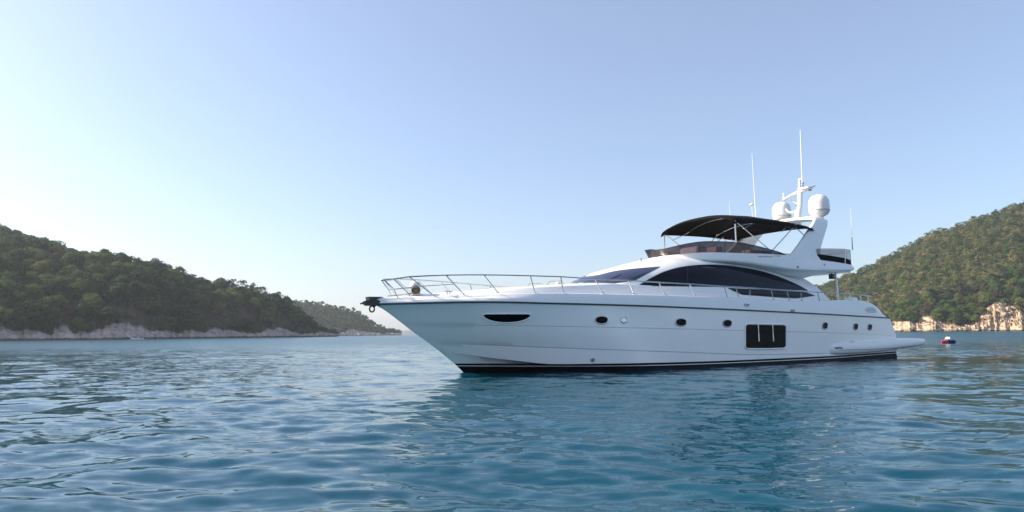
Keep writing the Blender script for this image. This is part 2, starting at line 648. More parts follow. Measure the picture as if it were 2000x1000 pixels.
# ---- windshield, continuous from port to starboard
w_top = curve([(1168, 537.5), (1200, 529.8), (1230, 525.8), (1260, 523), (1290, 520.8)])
rows_ = []
for j in range(9):
    f = j / 8
    row = []
    for i in range(41):
        u = i / 40
        xt, xb = 1169 + (1290 - 1169) * u, 1136 + (1238 - 1136) * u
        yt = float(w_top(xt))
        yb = float(np.interp(xb, [1136, 1150, 1165, 1200, 1238], [552.3, 554.6, 555.5, 554, 549.5]))
        px, py = xt + (xb - xt) * f, yt + (yb - yt) * f
        p, n_ = hit(CB, px, py)
        row.append(p + n_ * .010 if p is not None else None)
    for i in range(39, -1, -1):
        if row[i] is None: row[i] = row[i + 1]
    rows_.append(row)
fullr = [[mir(p) for p in r_[::-1]] + r_ for r_ in rows_]
wsh = link("windshield", [p for r_ in fullr for p in r_], grid_faces(len(fullr), len(fullr[0])), M['wind'], yacht, None, True, True, 60)
for (a, b) in (((1213, 537), (1185, 549)), ((1262, 534), (1230, 546.5))):
    for sgn in (1, -1):
        b_ = MB()
        pts = [hit(CB, a[0] + (b[0] - a[0]) * t, a[1] + (b[1] - a[1]) * t) for t in np.linspace(0, 1, 6)]
        pts = [p + n_ * .03 for p, n_ in pts if p is not None]
        b_.tube([p if sgn == 1 else mir(p) for p in pts], .011, 6)
        b_.build("wiper", M['dark'], wsh)
b_ = MB()                                       # white dash coaming below the glass
pts = []
for x in np.linspace(1142, 1226, 24):
    p, n_ = hit(CB, x, float(np.interp(x, [1142, 1165, 1200, 1226], [555.6, 557.2, 556, 553])))
    if p is not None: pts.append(p + n_ * .01)
b_.tube([mir(p) for p in pts[::-1]] + pts, .035, 8)
b_.build("windshield_coaming", M['gel2'], yacht)
b_ = MB()
p, n_ = hit(FBV, 1252, 511.5)
b_.lathe([(.03, 0), (.03, .05), (.05, .06), (.05, .12), (.02, .15), (0, .15)], p, 12)
b_.build("deck_light", M['steel'], yacht)

# ---- hull openings
def ellipse_panel(cx, cy, rx, ry, name, frame_r, pane, framem, flat=None, n=28, off=.012):
    p0, n0 = hit(HB, cx, cy)
    ring = []
    for k in range(n):
        a = 2 * math.pi * k / n
        px, py = cx + rx * math.cos(a), cy + ry * math.sin(a)
        if flat is not None and py < flat: py = flat
        ring.append(hit(HB, px, py))
    objs = []
    for sgn in (1, -1):
        f_ = (lambda q: q) if sgn == 1 else mir
        V = [f_(p0 + n0 * off)] + [f_(p + n_ * off) for p, n_ in ring]
        V += [f_(p0 + n0 * off + (p - p0) * .55 + n_ * 0) for p, n_ in ring]
        Fc = []
        for k in range(n):
            k2 = (k + 1) % n
            Fc.append((1 + k, 1 + k2, 1 + n + k2, 1 + n + k))
            Fc.append((1 + n + k, 1 + n + k2, 0))
        o = link(name, V, Fc, pane, yacht, None, True, True, 60)
        b = MB()
        b.tube([f_(p + n_ * (off + .001)) for p, n_ in ring], frame_r, 8, closed=True)
        b.build("rim", framem, o)
        objs.append(o)
    return objs


def shape_panel(ring_px, centre, name, frame_r, pane, framem, off=.012):
    p0, n0 = hit(HB, *centre)
    ring = [hit(HB, *q) for q in ring_px]
    n = len(ring)
    out = []
    for sgn in (1, -1):
        f_ = (lambda q: q) if sgn == 1 else mir
        V, Fc = [], []
        for k_, s_ in enumerate((1.0, .66, .33)):
            for (p, n_), (qx, qy) in zip(ring, ring_px):
                pp, nn = (p, n_) if s_ == 1.0 else hit(HB, centre[0] + (qx - centre[0]) * s_, centre[1] + (qy - centre[1]) * s_)
                V.append(f_(pp + nn * off))
        V.append(f_(p0 + n0 * off))
        for r0 in (0, 1):
            for k in range(n):
                k2 = (k + 1) % n
                Fc.append((r0 * n + k, r0 * n + k2, (r0 + 1) * n + k2, (r0 + 1) * n + k))
        for k in range(n):
            Fc.append((2 * n + k, 2 * n + (k + 1) % n, 3 * n))
        o = link(name, V, Fc, pane, yacht, None, True, True, 60)
        b = MB()
        b.tube([f_(p + n_ * (off + .001)) for p, n_ in ring], frame_r, 8, closed=True)
        b.build("rim", framem, o)
        out.append(o)
    return out


ring = [(x, 612.6 + .2 * abs(math.sin(x))) for x in np.linspace(949, 1031, 16)]
ring += [(990 + 47 * math.cos(a), 614.2 + 16.2 * math.sin(a)) for a in np.linspace(.03, math.pi - .03, 30)]
shape_panel(ring, (990, 619), "bow_window", .022, M['glassport'], M['gel2'])
for cx, cy, rx, ry in ((1174.5, 625, 13, 7.6), (1329.5, 629.5, 11, 7.6), (1420, 631.5, 9.2, 7.2), (1611, 636.2, 5.6, 6.6), (1670.8, 638, 4.9, 6.4), (1698.5, 639, 4.5, 6.1)):
    ellipse_panel(cx, cy, rx, ry, "porthole", .022, M['glassport'], M['steel'])
ellipse_panel(1218.5, 625, 6, 5.4, "vent_cap", .02, M['steel'], M['steel'])
# square hull window with rounded corners, in a raised white surround
def rrect(x0, x1, y0, y1, r, skew0=0, skew1=0, n=7):
    pts = []
    for cx, cy, a0 in ((x1 - r, y0 + r, -90), (x1 - r, y1 - r, 0), (x0 + r, y1 - r, 90), (x0 + r, y0 + r, 180)):
        for k in range(n):
            a = R(a0 + 90 * k / (n - 1))
            x, y = cx + r * math.cos(a), cy + r * math.sin(a)
            pts.append((x, y))
    dense = []
    for i in range(len(pts)):
        a, b = pts[i], pts[(i + 1) % len(pts)]
        k = max(1, int(math.hypot(a[0] - b[0], a[1] - b[1]) / 6))
        dense += [(a[0] + (b[0] - a[0]) * t / k, a[1] + (b[1] - a[1]) * t / k) for t in range(k)]
    return dense


ring = rrect(1454.5, 1535, 632.5, 681.5, 6)
ring = [(x, y + (1.6 * (x - 1454) / 80 if y < 655 else -1.2 * max(0, (x - 1500) / 35))) for x, y in ring]
hw = shape_panel(ring, (1494, 657), "hull_window", .035, M['glassport'], M['gel'], off=.014)
for sgn, par in zip((1, -1), hw):
    for x0, x1 in ((1479.5, 1481.2), (1507.5, 1509.4)):
        b_ = MB()
        pts = [hit(HB, x0 + (x1 - x0) * t, 634.5 + 32 * t) for t in np.linspace(0, 1, 6)]
        pts = [p + n_ * .035 for p, n_ in pts]
        b_.tube([p if sgn == 1 else mir(p) for p in pts], .026, 8)
        b_.build("window_bar", M['steel'], par)

# ---- small hull and bulwark fittings
DB = bvh_of(deck, hull)


def fitting(name, px, py, L, h, m, ring=True):
    p, n_ = hit(DB, px, py)
    q, _ = hit(DB, px + 4, py + .2)
    if p is None or q is None: return
    t = (q - p).normalized()
    up_ = n_.cross(t).normalized()
    if up_.z < 0: up_ = -up_
    b = MB()
    k = 20
    loop = [p + n_ * .03 + t * (L / 2 * math.cos(a)) + up_ * (h / 2 * math.sin(a)) for a in np.linspace(0, 2 * math.pi, k, endpoint=False)]
    b.tube(loop, .022, 6, closed=True)
    b.tube([p + n_ * .03 - t * L * .62, p + n_ * .05, p + n_ * .03 + t * L * .62], .016, 6)
    b.build(name, m, yacht)


fitting("fairlead", 1458.5, 595.3, .28, .10, M['steel'])
fitting("fairlead", 1548, 606, .24, .09, M['steel'])
fitting("transom_fitting", 1157, 702, .12, .12, M['steel'])
# quarter vent emblem: an oval of thin grey bars
b_ = MB()
for k, (dx0, dx1, dy) in enumerate(((1693, 1707, 601.2), (1689, 1711, 604), (1690, 1711, 606.8), (1693, 1711, 609.4))):
    pts = [hit(DB, x, dy + .35 * math.sin(x * .9)) for x in np.linspace(dx0, dx1, 9)]
    b_.tube([p + n_ * .008 for p, n_ in pts if p is not None], .013, 6)
b_.build("quarter_emblem", M['groove'], yacht)
# faint script on the flybridge side: too small to read, thin pen strokes
b_ = MB()
def script(x0, x1, y0, amp, per):
    pts = []
    for x in np.linspace(x0, x1, int((x1 - x0) * 3)):
        p, n_ = hit(FBV, x, y0 + (x - x0) * .012 - amp * math.sin(x * per) * (.6 + .4 * math.sin(x * .53)))
        if p is not None: pts.append(p + n_ * .006)
    if len(pts) > 2: b_.tube(pts, .010, 5)
script(1481, 1509, 501, 1.0, 2.1)
script(1513, 1524, 500.0, 1.2, 1.6)
b_.build("name_script", M['groove'], yacht)
for px, py in ((1558, 521.5), (1610, 517)):
    p, n_ = hit(FBV, px, py)
    if p is not None:
        b_ = MB()
        b_.lathe([(.055, 0), (.055, .015), (.03, .025), (0, .025)], p, 14, rot=n_.to_track_quat('Z', 'Y').to_matrix())
        b_.build("courtesy_light", M['grey'], yacht)

# ---- foredeck sunpad
pad = []
for s in np.linspace(1.0, 4.6, 24):
    wv = 1.25 * float(sstep(.9, 1.5, s)) * float(1 - .2 * sstep(4, 4.7, s)) + .02
    row = []
    for q in np.linspace(-1, 1, 15):
        v = wv * q
        vg_ = float(br(s)) - .2
        base = float(zc(s)) - .30 * (float(zc(s)) - float(zg(s))) * (v / vg_ / .72) ** 2
        edge = .05 * (1 - abs(q) ** 6)
        row.append((s, -v, base + edge - .03))
    pad.append(row)
link("sunpad", [p for r_ in pad for p in r_], grid_faces(24, 15), M['tan'], yacht, None, True, True, 60)
for sv in (.7, -.7):
    b_ = MB()
    b_.tube([(3.2, -sv, 3.2), (3.35, -sv, 3.37), (3.9, -sv, 3.4), (4.05, -sv, 3.25)], .014, 6)
    b_.build("sunpad_rail", M['steel'], yacht)
b_ = MB()
b_.lathe([(.10, 0), (.10, .05), (.06, .09), (0, .09)], (4.0, -.35, 3.31), 16)
b_.build("deck_hatch", M['gel2'], yacht)

# ---- swim platform with its side sponsons
PW = curve([(17.05, 2.80), (17.3, 2.98), (18, 3.12), (20, 3.18), (23, 3.12), (25.6, 3.0), (26.5, 2.8), (26.95, 2.35)])
PZ = curve([(17.05, .54), (19, .56), (22, .63), (24, .71), (26.95, .80)])
PT = curve([(17.05, .12), (17.4, .23), (18.2, .28), (21, .29), (24, .26), (26.2, .17), (26.95, .07)])
sp = []
for s in np.concatenate([np.linspace(17.05, 18, 10), np.linspace(18.2, 25.8, 28), np.linspace(25.9, 26.95, 12)]):
    w_, zc_, th = float(PW(s)), float(PZ(s)), float(PT(s))
    row = []
    for k in range(40):
        a = 2 * math.pi * k / 40
        c, sn = math.cos(a), math.sin(a)
        v = (w_ - th) * math.copysign(min(1, abs(c) * 3), c) + th * math.copysign(abs(c) ** .8, c)
        z = zc_ + th * math.copysign(abs(sn) ** .75, sn)
        row.append((s, -v, z))
    sp.append(row)
nr, nc = len(sp), 40
plat = link("swim_platform", [p for r_ in sp for p in r_], grid_faces(nr, nc, True) + [tuple(range(nc)), tuple((nr - 1) * nc + k for k in range(nc))],
            M['gel2'], yacht, None, True, True, 50)
PB = bvh_of(plat, hull)
b_ = MB()
pts = [hit(PB, x, y) for x, y in ((1630, 679.2), (1634, 680), (1638, 679), (1643, 679.3), (1646, 680.3))]
b_.tube([p + n_ * .012 for p, n_ in pts if p is not None], [.02, .035, .03, .03, .012], 6)
b_.build("platform_badge", M['dark'], plat)
b_ = MB()
pts = [hit(PB, x, y) for x, y in ((1660, 667), (1664, 666), (1668, 668))]
b_.tube([p + n_ * .015 for p, n_ in pts if p is not None], .014, 6)
b_.build("platform_hook", M['steel'], plat)
b_ = MB()
pts = []
for x in np.linspace(1640, 1800, 40):
    p, n_ = hit(PB, x, float(np.interp(x, [1640, 1700, 1750, 1800], [683.6, 682, 679.2, 673.5])))
    if p is not None: pts.append(p + n_ * .004)
b_.tube(pts, .014, 6)
b_.tube([mir(p) for p in pts], .014, 6)
b_.build("platform_rubbing_strip", M['groove'], plat)

# ---- radar arch
path = [((16.95, 2.28, 4.70), 2.75, .30), ((17.2, 2.24, 5.02), 2.15, .28), ((17.68, 2.17, 5.5), 1.75, .26), ((18.32, 2.06, 6.1), 1.45, .25), ((18.88, 1.96, 6.6), 1.24, .24),
        ((19.16, 1.86, 6.85), 1.12, .24), ((19.27, 1.66, 7.0), 1.02, .22), ((19.35, 1.2, 7.07), .95, .20), ((19.4, .6, 7.12), .95, .20), ((19.4, 0, 7.13), .95, .20)]
path = path + [((p[0], -p[1], p[2]), c, t) for p, c, t in path[-2::-1]]
arch = []
for i, ((s, v, z), ch, th) in enumerate(path):
    a = path[max(0, i - 1)][0]
    b = path[min(len(path) - 1, i + 1)][0]
    tg = Vector((0, -(b[1] - a[1]), b[2] - a[2])).normalized()
    nn = Vector((1, 0, 0)).cross(tg).normalized()
    row = []
    for k in range(20):
        an = 2 * math.pi * k / 20
        c, sn = math.cos(an), math.sin(an)
        row.append(Vector((s, -v, z)) + Vector((1, 0, 0)) * (ch / 2 * math.copysign(abs(c) ** .7, c)) + nn * (th / 2 * math.copysign(abs(sn) ** .5, sn)))
    arch.append(row)
link("radar_arch", [p for r_ in arch for p in r_], grid_faces(len(arch), 20, True) + [tuple(range(20)), tuple((len(arch) - 1) * 20 + k for k in range(20))],
     M['gel2'], yacht, None, True, True, 50)

# ---- radomes, mast, antennas
prof = [(.20, 0), (.18, .08), (.30, .13), (.44, .22), (.51, .34), (.52, .40)]
cap = [(.525, .43), (.525, .80), (.50, .98), (.43, 1.12), (.31, 1.23), (.15, 1.285), (0, 1.295)]
for (s, v, z, k) in ((20.0, 1.3, 7.14, .96), (20.55, -1.3, 7.30, .93)):
    b_ = MB()
    b_.lathe([(r * k, q * k) for r, q in cap], (s, -v, z), 36)
    o = b_.build("radome", M['dome'], yacht)
    b_ = MB()
    b_.lathe([(r * k, q * k) for r, q in prof], (s, -v, z), 36)
    b_.build("radome_base", M['dome'], o)
    b_ = MB()
    b_.lathe([(.515 * k, .395 * k), (.532 * k, .40 * k), (.532 * k, .43 * k), (.515 * k, .435 * k)], (s, -v, z), 36)
    b_.build("radome_band", M['groove'], o)
    b_ = MB()
    b_.lathe([(.16 * k, -.16), (.14 * k, .02)], (s, -v, z), 16)
    b_.build("radome_foot", M['dome'], o)
b_ = MB()
b_.tube([(20.0, 0, 7.0), (20.1, 0, 7.6), (20.3, 0, 8.0), (20.42, 0, 8.8)], [.20, .16, .13, .12], 14)
b_.tube([(20.1, .10, 7.75), (20.12, .35, 7.72), (20.15, .60, 7.80), (20.18, .75, 7.98)], [.06, .055, .05, .05], 10)
mast = b_.build("mast", M['dome'], yacht)
b_ = MB()
b_.tube([(20.35, 1.0, 8.55), (20.38, .55, 8.72), (20.4, 0, 8.83), (20.42, -.35, 8.90), (20.5, -.62, 8.92)], [.05, .07, .11, .09, .05], 12)
b_.box((20.45, -.35, 8.95), (.4, .5, .10), bev=.03)
b_.build("crosstree", M['dome'], mast)
b_ = MB()
b_.tube([(20.35, .95, 8.52), (20.35, .95, 8.72), (20.35, .97, 8.80)], [.045, .045, .02], 8)
b_.lathe([(.07, 0), (.07, .05), (.045, .07), (.045, .18), (.07, .2), (.05, .24), (0, .25)], (20.35, .95, 8.68), 14)
b_.tube([(20.2, .95, 8.56), (20.35, .95, 8.52), (20.5, .95, 8.56)], .02, 6)
b_.build("wind_sensor", M['dome'], mast)
b_ = MB()
b_.tube([(20.38, .72, 8.60), (20.36, .45, 8.36), (20.34, .22, 8.22), (20.33, .06, 8.2)], .03, 8)
b_.box((20.34, .22, 8.16), (.10, .16, .10), bev=.02)
b_.build("crosstree_brace", M['grey'], mast)
b_ = MB()
b_.tube([(20.48, -.45, 8.94), (20.5, -.62, 8.97), (20.55, -.80, 9.02)], [.05, .045, .035], 8)
b_.box((20.5, -.52, 8.86), (.14, .12, .14), bev=.02)
b_.build("horn", M['grey'], mast)
b_ = MB()
b_.tube([(20.45, -.16, 8.90), (20.45, -.16, 9.25)], .03, 8)
b_.box((20.46, -.16, 9.28), (.08, .10, .10), bev=.02)
b_.build("navigation_light", M['grey'], mast)
b_ = MB()
b_.tube([(20.42, .02, 8.85), (20.43, .02, 9.55)], [.085, .06], 10)
b_.box((20.43, .02, 9.0), (.2, .2, .05), bev=.02)
b_.box((20.43, -.02, 9.50), (.1, .16, .06), bev=.02)
b_.build("light_pole", M['dome'], mast)


def whip(name, base, top, r0, r1, parent=yacht):
    b = MB()
    base, top = Vector(base), Vector(top)
    b.tube([base, base + (top - base) * .02, base + (top - base) * .022, base + (top - base) * .35, top], [r0 * 1.5, r0 * 1.5, r0, r0 * .9, r1], 8)
    b.build(name, M['dome'], parent)


p0 = at_v(1568, 372, 0.02); p1 = at_v(1563.2, 254, 0.02)
whip("antenna", (p0.x, -.02, 9.2), p1, .035, .022, mast)
p0 = at_v(1476.5, 421, -1.75); p1 = at_v(1468.8, 299, -1.75)
whip("antenna", (p0.x, 1.75, 6.9), p1, .028, .014)
p0 = at_v(1470.5, 421, -1.6); p1 = at_v(1468.5, 402, -1.6)
whip("antenna", (p0.x, 1.6, 6.9), p1, .022, .02)
b_ = MB(); b_.lathe([(.02, 0), (.11, .03), (.11, .09), (.04, .14), (0, .15)], p1, 14); b_.build("satellite_puck", M['dome'], yacht)
p0 = at_v(1426, 421, -2.2); p1 = at_v(1424.5, 393, -2.2)
whip("antenna", (p0.x, 2.2, 6.2), p1, .020, .012)

# ---- bimini: canopy on a steel frame
bim = empty("bimini"); bim.parent = yacht
BZ = curve([(12.2, 6.20), (12.5, 6.30), (13.5, 6.36), (15.5, 6.42), (17.6, 6.40), (18.05, 6.34)])
BC = curve([(12.2, .40), (12.6, .47), (13.4, .49), (15, .44), (16.5, .38), (17.5, .26), (18.05, .14)])
BWI = 2.22
can = []
for s in np.linspace(12.2, 18.05, 48):
    ze, cr = float(BZ(s)), float(BC(s))
    sag = -.035 * abs(math.sin((s - 12.2) / 5.85 * 3 * math.pi)) if 12.3 < s < 18 else 0
    row = []
    for q in np.linspace(-1, 1, 33):
        v = BWI * math.copysign(1 - (1 - abs(q)) ** 1.3, q)
        z = ze + cr * (1 - abs(q) ** 2.2) + (1 - q * q) * sag - .10 * max(0, (abs(q) - .9) / .1) ** 1.5
        row.append(Vector((s, -v, z)))
    can.append(row)
top = [p for r_ in can for p in r_]
nr, nc = 48, 33
bot = [p - Vector((0, 0, .035)) for p in top]
fs = grid_faces(nr, nc)
k = nr * nc
fs2 = [tuple(i + k for i in f[::-1]) for f in fs]
rim = []
edge = [j for j in range(nc)] + [i * nc + nc - 1 for i in range(1, nr)] + [(nr - 1) * nc + j for j in range(nc - 2, -1, -1)] + [i * nc for i in range(nr - 2, 0, -1)]
for i in range(len(edge)):
    a, b = edge[i], edge[(i + 1) % len(edge)]
    rim.append((a, b, b + k, a + k))
link("canopy", top + bot, fs + fs2 + rim, M['canvas'], bim, None, True, True, 50)
VB = 2.16


def strut(a, b, r=.022, va=VB, vb=VB):
    pa, pb = at_v(*a, va), at_v(*b, vb)
    for sgn in (1, -1):
        m_ = MB()
        f_ = (lambda q: q) if sgn == 1 else mir
        m_.tube([f_(pa), f_(pb)], r, 8)
        m_.build("pole", M['steel'], bim)


strut((1435.5, 431), (1437.5, 474), .034)
strut((1439, 434), (1503, 488))
strut((1556, 437), (1503, 495.5))
strut((1537, 440), (1545, 448), .018)
strut((1551, 441), (1573, 462), .022)
strut((1590, 441), (1580, 447), .018)
for s_ in (13.9, 16.1):
    m_ = MB()
    q_ = .955
    arc = [(s_, -BWI * q_ * q, float(BZ(s_)) + float(BC(s_)) * (1 - abs(q * q_) ** 2.2) - .075) for q in np.linspace(-1, 1, 21)]
    if s_ < 15:
        legS, legP = (12.95, 2.12, 5.96), (12.95, -2.12, 5.96)
    else:
        legS, legP = (15.7, 2.14, 6.02), (15.7, -2.14, 6.02)
    m_.tube([legS] + arc + [legP], .02, 6)
    m_.build("cross_bow", M['steel'], bim)
# ---- flybridge windscreen (smoked), wraps round the nose
pth = []
for s in np.concatenate([[9.86, 9.9, 9.97, 10.06, 10.2], np.linspace(10.4, 15.6, 34)]):
    w_ = max(float(FW(s)) - .08, 0.02)
    pth.append((s, w_))
hgt = curve([(9.8, .30), (10.4, .42), (11.2, .50), (12.5, .50), (13.5, .40), (14.5, .24), (15.3, .11), (15.6, .03)])
rowsb, rowst = [], []
for s, w_ in pth:
    h = float(hgt(s))
    z = float(FZ(s)) - .02
    d_out = .18 * float(1 - sstep(9.8, 10.6, s))
    rowsb.append((s, w_, z))
    rowst.append((s - .22 * h / .4 * float(1 - sstep(9.9, 11.5, s)), w_ + .06, z + h))
line_b = [Vector((s, -w_, z)) for s, w_, z in rowsb[::-1]] + [Vector((s, w_, z)) for s, w_, z in rowsb]
line_t = [Vector((s, -w_, z)) for s, w_, z in rowst[::-1]] + [Vector((s, w_, z)) for s, w_, z in rowst]
vs = []
for f in np.linspace(0, 1, 4):
    vs += [a + (b - a) * f for a, b in zip(line_b, line_t)]
scr = link("flybridge_windscreen", vs, grid_faces(4, len(line_b)), M['smoke'], yacht, None, True, True, 60)
m_ = MB(); m_.tube(line_t, .016, 6); m_.build("windscreen_trim", M['dark'], scr)
for i in range(2, len(line_b) - 2, 7):
    m_ = MB()
    m_.tube([line_b[i], line_t[i]], .011, 6)
    m_.build("windscreen_post", M['dark'], scr)
# seats and console behind it
def cushion(name, c, size, m, parent=yacht, rot=None):
    b = MB(); b.box(c, size, rot, bev=min(size) * .28); return b.build(name, m, parent)
cushion("helm_console", (11.5, -.5, 4.93), (.7, 1.1, .55), M['gel2'])
cushion("helm_seat", (12.7, -.5, 4.95), (.45, 1.0, .65), M['cream'])
cushion("lounge_seat", (11.6, 1.0, 4.85), (1.3, 1.0, .42), M['cream'])
cushion("lounge_seat", (13.7, 1.4, 4.92), (2.2, .55, .50), M['cream'])
cushion("lounge_seat", (14.6, -1.5, 4.90), (1.6, .55, .45), M['cream'])
m_ = MB()
m_.tube([(15.9, -1.9, 4.85), (15.9, -1.9, 4.99)], .02, 6)
m_.box((15.9, -1.9, 5.0), (.8, .35, .04), bev=.01)
m_.build("bar_table", M['gel2'], yacht)

# ---- aft flybridge rail with dark cloth base and mesh panels
rail_e = empty("aft_flybridge_rail"); rail_e.parent = yacht
af = [(17.95, 2.37), (19.0, 2.39), (20.2, 2.38), (20.8, 2.32), (21.08, 2.16), (21.18, 1.85), (21.2, .9), (21.2, 0)]
af_full = [Vector((s, -v, 0)) for s, v in af] + [Vector((s, v, 0)) for s, v in af[-2::-1]]
nA = len(af_full)
zt = [float(FZ(p.x)) for p in af_full]
topz = [5.32, 5.38, 5.44, 5.44, 5.42, 5.40, 5.38, 5.38]
topz = topz + topz[-2::-1]
Vv = [p + Vector((0, 0, z - .04)) for p, z in zip(af_full, zt)] + [p + Vector((0, 0, z + .28)) for p, z in zip(af_full, zt)]
Vi = [Vector((v.x - .05, v.y * .975, v.z)) for v in Vv]
fs = grid_faces(2, nA) + [tuple(i + 2 * nA for i in f[::-1]) for f in grid_faces(2, nA)] + [(nA + j, nA + j + 1, 3 * nA + j + 1, 3 * nA + j) for j in range(nA - 1)]
link("cloth_base", Vv + Vi, fs, M['canvas'], rail_e, None, True, True, 40)
nM = 5
Vm = [af_full[i] + Vector((-.02, 0, zt[i] + .28)) for i in range(nM)] + [af_full[i] + Vector((-.02, 0, topz[i] - .03)) for i in range(nM)]
link("mesh_panel", Vm, grid_faces(2, nM), M['mesh'], rail_e, None, True, True, 40)
link("mesh_panel", [mir(v) for v in Vm], grid_faces(2, nM), M['mesh'], rail_e, None, True, True, 40)
m_ = MB(); m_.tube([p + Vector((0, 0, z)) for p, z in zip(af_full, topz)], .022, 8); m_.build("top_rail", M['steel'], rail_e)
for i in (2, 4, 5, 7, 9, 10, 12):
    m_ = MB(); m_.tube([af_full[i] + Vector((0, 0, zt[i] - .02)), af_full[i] + Vector((.1 if i in (2, 12) else 0, 0, topz[i]))], .02, 8); m_.build("stanchion", M['steel'], rail_e)
pA, pB = at_v(1665, 488, 1.2), at_v(1661.5, 405, 1.2)
whip("antenna", pA, pB, .018, .008)
m_ = MB(); m_.tube([pA, pA + (pB - pA) * .3], [.03, .02], 8); m_.build("antenna_base", M['grey'], yacht)

# ---- pole under the overhang and its speaker
pA, pB = at_v(1631.5, 533, 2.0), at_v(1637.5, 586, 2.2)
m_ = MB(); m_.tube([pA + Vector((0, 0, .25)), pB - Vector((0, 0, .2))], .045, 12); m_.build("support_pole", M['steel'], yacht)
pA = at_v(1624.5, 540, 1.3)
m_ = MB(); m_.box(pA, (.24, .22, .26), bev=.04); m_.tube([pA, pA + Vector((0, 0, .4))], .03, 6); m_.build("deck_speaker", M['dark'], yacht)

# ---- bow rail
bow = empty("bow_rail"); bow.parent = yacht
VR = lambda s: max(0.03, float(br(s)) - .10 * min(1, float(br(s))))
VF = lambda s: max(0.03, float(br(s)) - .17 * min(1, float(br(s)) / 1.2) - .22 * float(1 - sstep(-.8, 2.4, s)) * min(1.0, float(br(s)) / .7))
tip = at_v(744, 546, 0.0)
top_px = [(800, 540.5), (836, 538.6), (872, 537.6), (910, 537.0), (945, 537), (990, 537.6), (1040, 538.8), (1096, 540.6), (1165, 545), (1230, 548), (1290, 551.5), (1350, 555),
          (1415, 559.3), (1464, 562), (1506, 565.3), (1540, 567.6), (1565, 569.3), (1597, 570.4), (1616, 571.2), (1660, 574.6), (1702, 578.5)]
tp = [at_v(x, y, VR) for x, y in top_px]
lead = [tip, Vector((tip.x + .06, -.12, tip.z)), Vector((tip.x + .3, -.40, tip.z + .0))]
portline = lead + tp
m_ = MB()
m_.tube(portline[::-1] + [mir(p) for p in portline[1:]], .024, 8)
m_.build("top_rail", M['steel'], bow)
st = [((800, 541), (812, 562)), ((872, 538.5), (905.5, 574.8)), ((946, 538), (972.5, 571.5)), ((1036, 539), (1045, 564.5)), ((1095.5, 541), (1100, 571)), ((1162, 545), (1177, 572.5)),
      ((1227, 548), (1237.5, 573.5)), ((1287, 551.5), (1299, 576)), ((1347, 555), (1357.5, 579.5)), ((1414, 559.5), (1421, 581.5)), ((1437, 561), (1443, 580.5)), ((1464.5, 562.5), (1465, 582.8)),
      ((1506, 565.5), (1511, 586.5)), ((1537, 567.8), (1541.5, 586.8)), ((1564, 569.5), (1566.5, 587.2)), ((1597, 570.6), (1600.5, 585))]
feet = []
for k, (a, b) in enumerate(st):
    pa = at_v(*a, VR)
    if k == 0:
        pb = Vector((pa.x + .85, -VF(pa.x + .85), float(zg(pa.x + .85)) + .01))
    else:
        pb = at_v(*b, VF)
        zmin = float(zg(pb.x)) - .01
        if pb.z > zmin + .08 or pb.z < zmin: pb.z = zmin
    feet.append((pa, pb))
    for sgn in (1, -1):
        f_ = (lambda q: q) if sgn == 1 else mir
        m_ = MB()
        m_.tube([f_(pa), f_(pb)], .020, 8)
        m_.lathe([(.05, -.01), (.05, .012), (.025, .03)], f_(pb), 12)
        m_.build("stanchion", M['steel'], bow)
for x in (1660, 1681, 1695):
    pa = at_v(x, float(np.interp(x, [1616, 1660, 1702], [571.2, 574.6, 578.5])), VR)
    for sgn in (1, -1):
        f_ = (lambda q: q) if sgn == 1 else mir
        m_ = MB()
        m_.tube([f_(pa), f_(Vector((pa.x, pa.y, float(zg(pa.x)) - .03)))], .02, 8)
        m_.build("stanchion", M['steel'], bow)
# pulpit: front legs and mid rail
for sgn in (1, -1):
    f_ = (lambda q: q) if sgn == 1 else mir
    m_ = MB()
    m_.tube([f_(Vector((tip.x + .06, -.12, tip.z))), f_(Vector((tip.x + .38, -.22, tip.z - .33))), f_(Vector((tip.x + .52, -.24, 2.62)))], .018, 8)
    m_.build("pulpit_leg", M['steel'], bow)
    m_ = MB()
    a = Vector((tip.x + .38, -.22, tip.z - .33))
    c = feet[1][0] + (feet[1][1] - feet[1][0]) * .45
    e = feet[0][0] + (feet[0][1] - feet[0][0]) * .48
    m_.tube([f_(a), f_(e), f_(c)], .013, 8)
    m_.build("mid_rail", M['steel'], bow)
    m_ = MB()
    g = Vector((-2.35, -.55, 2.72))
    m_.tube([f_(Vector((tip.x + .3, -.40, tip.z))), f_(g)], .018, 8)
    m_.build("pulpit_brace", M['steel'], bow)

# ---- anchor roller, anchor and windlass
anc = empty("bow_roller", (-3.4 * .24, 0, 2.45 * .24)); anc.parent = yacht; anc.scale = (.76, .76, .76)
m_ = MB()
for y in (-.13, .13):
    m_.add([(-3.95, y, 2.44), (-3.8, y, 2.33), (-3.2, y, 2.33), (-3.1, y, 2.50), (-3.4, y, 2.64), (-3.85, y, 2.54)] + [(-3.95, y * .8, 2.44), (-3.8, y * .8, 2.33), (-3.2, y * .8, 2.33), (-3.1, y * .8, 2.50), (-3.4, y * .8, 2.64), (-3.85, y * .8, 2.54)],
          [(0, 1, 2, 3, 4, 5), (11, 10, 9, 8, 7, 6)] + [(i, (i + 1) % 6, 6 + (i + 1) % 6, 6 + i) for i in range(6)])
m_.build("cheek_plates", M['dark'], anc, sharp=20)
m_ = MB(); m_.tube([(-3.8, -.12, 2.44), (-3.8, .12, 2.44)], .075, 14); m_.build("roller_wheel", M['grey'], anc)
m_ = MB()
m_.tube([(-4.05, 0, 2.41), (-3.5, 0, 2.60), (-2.9, 0, 2.70)], [.035, .04, .03], 8)
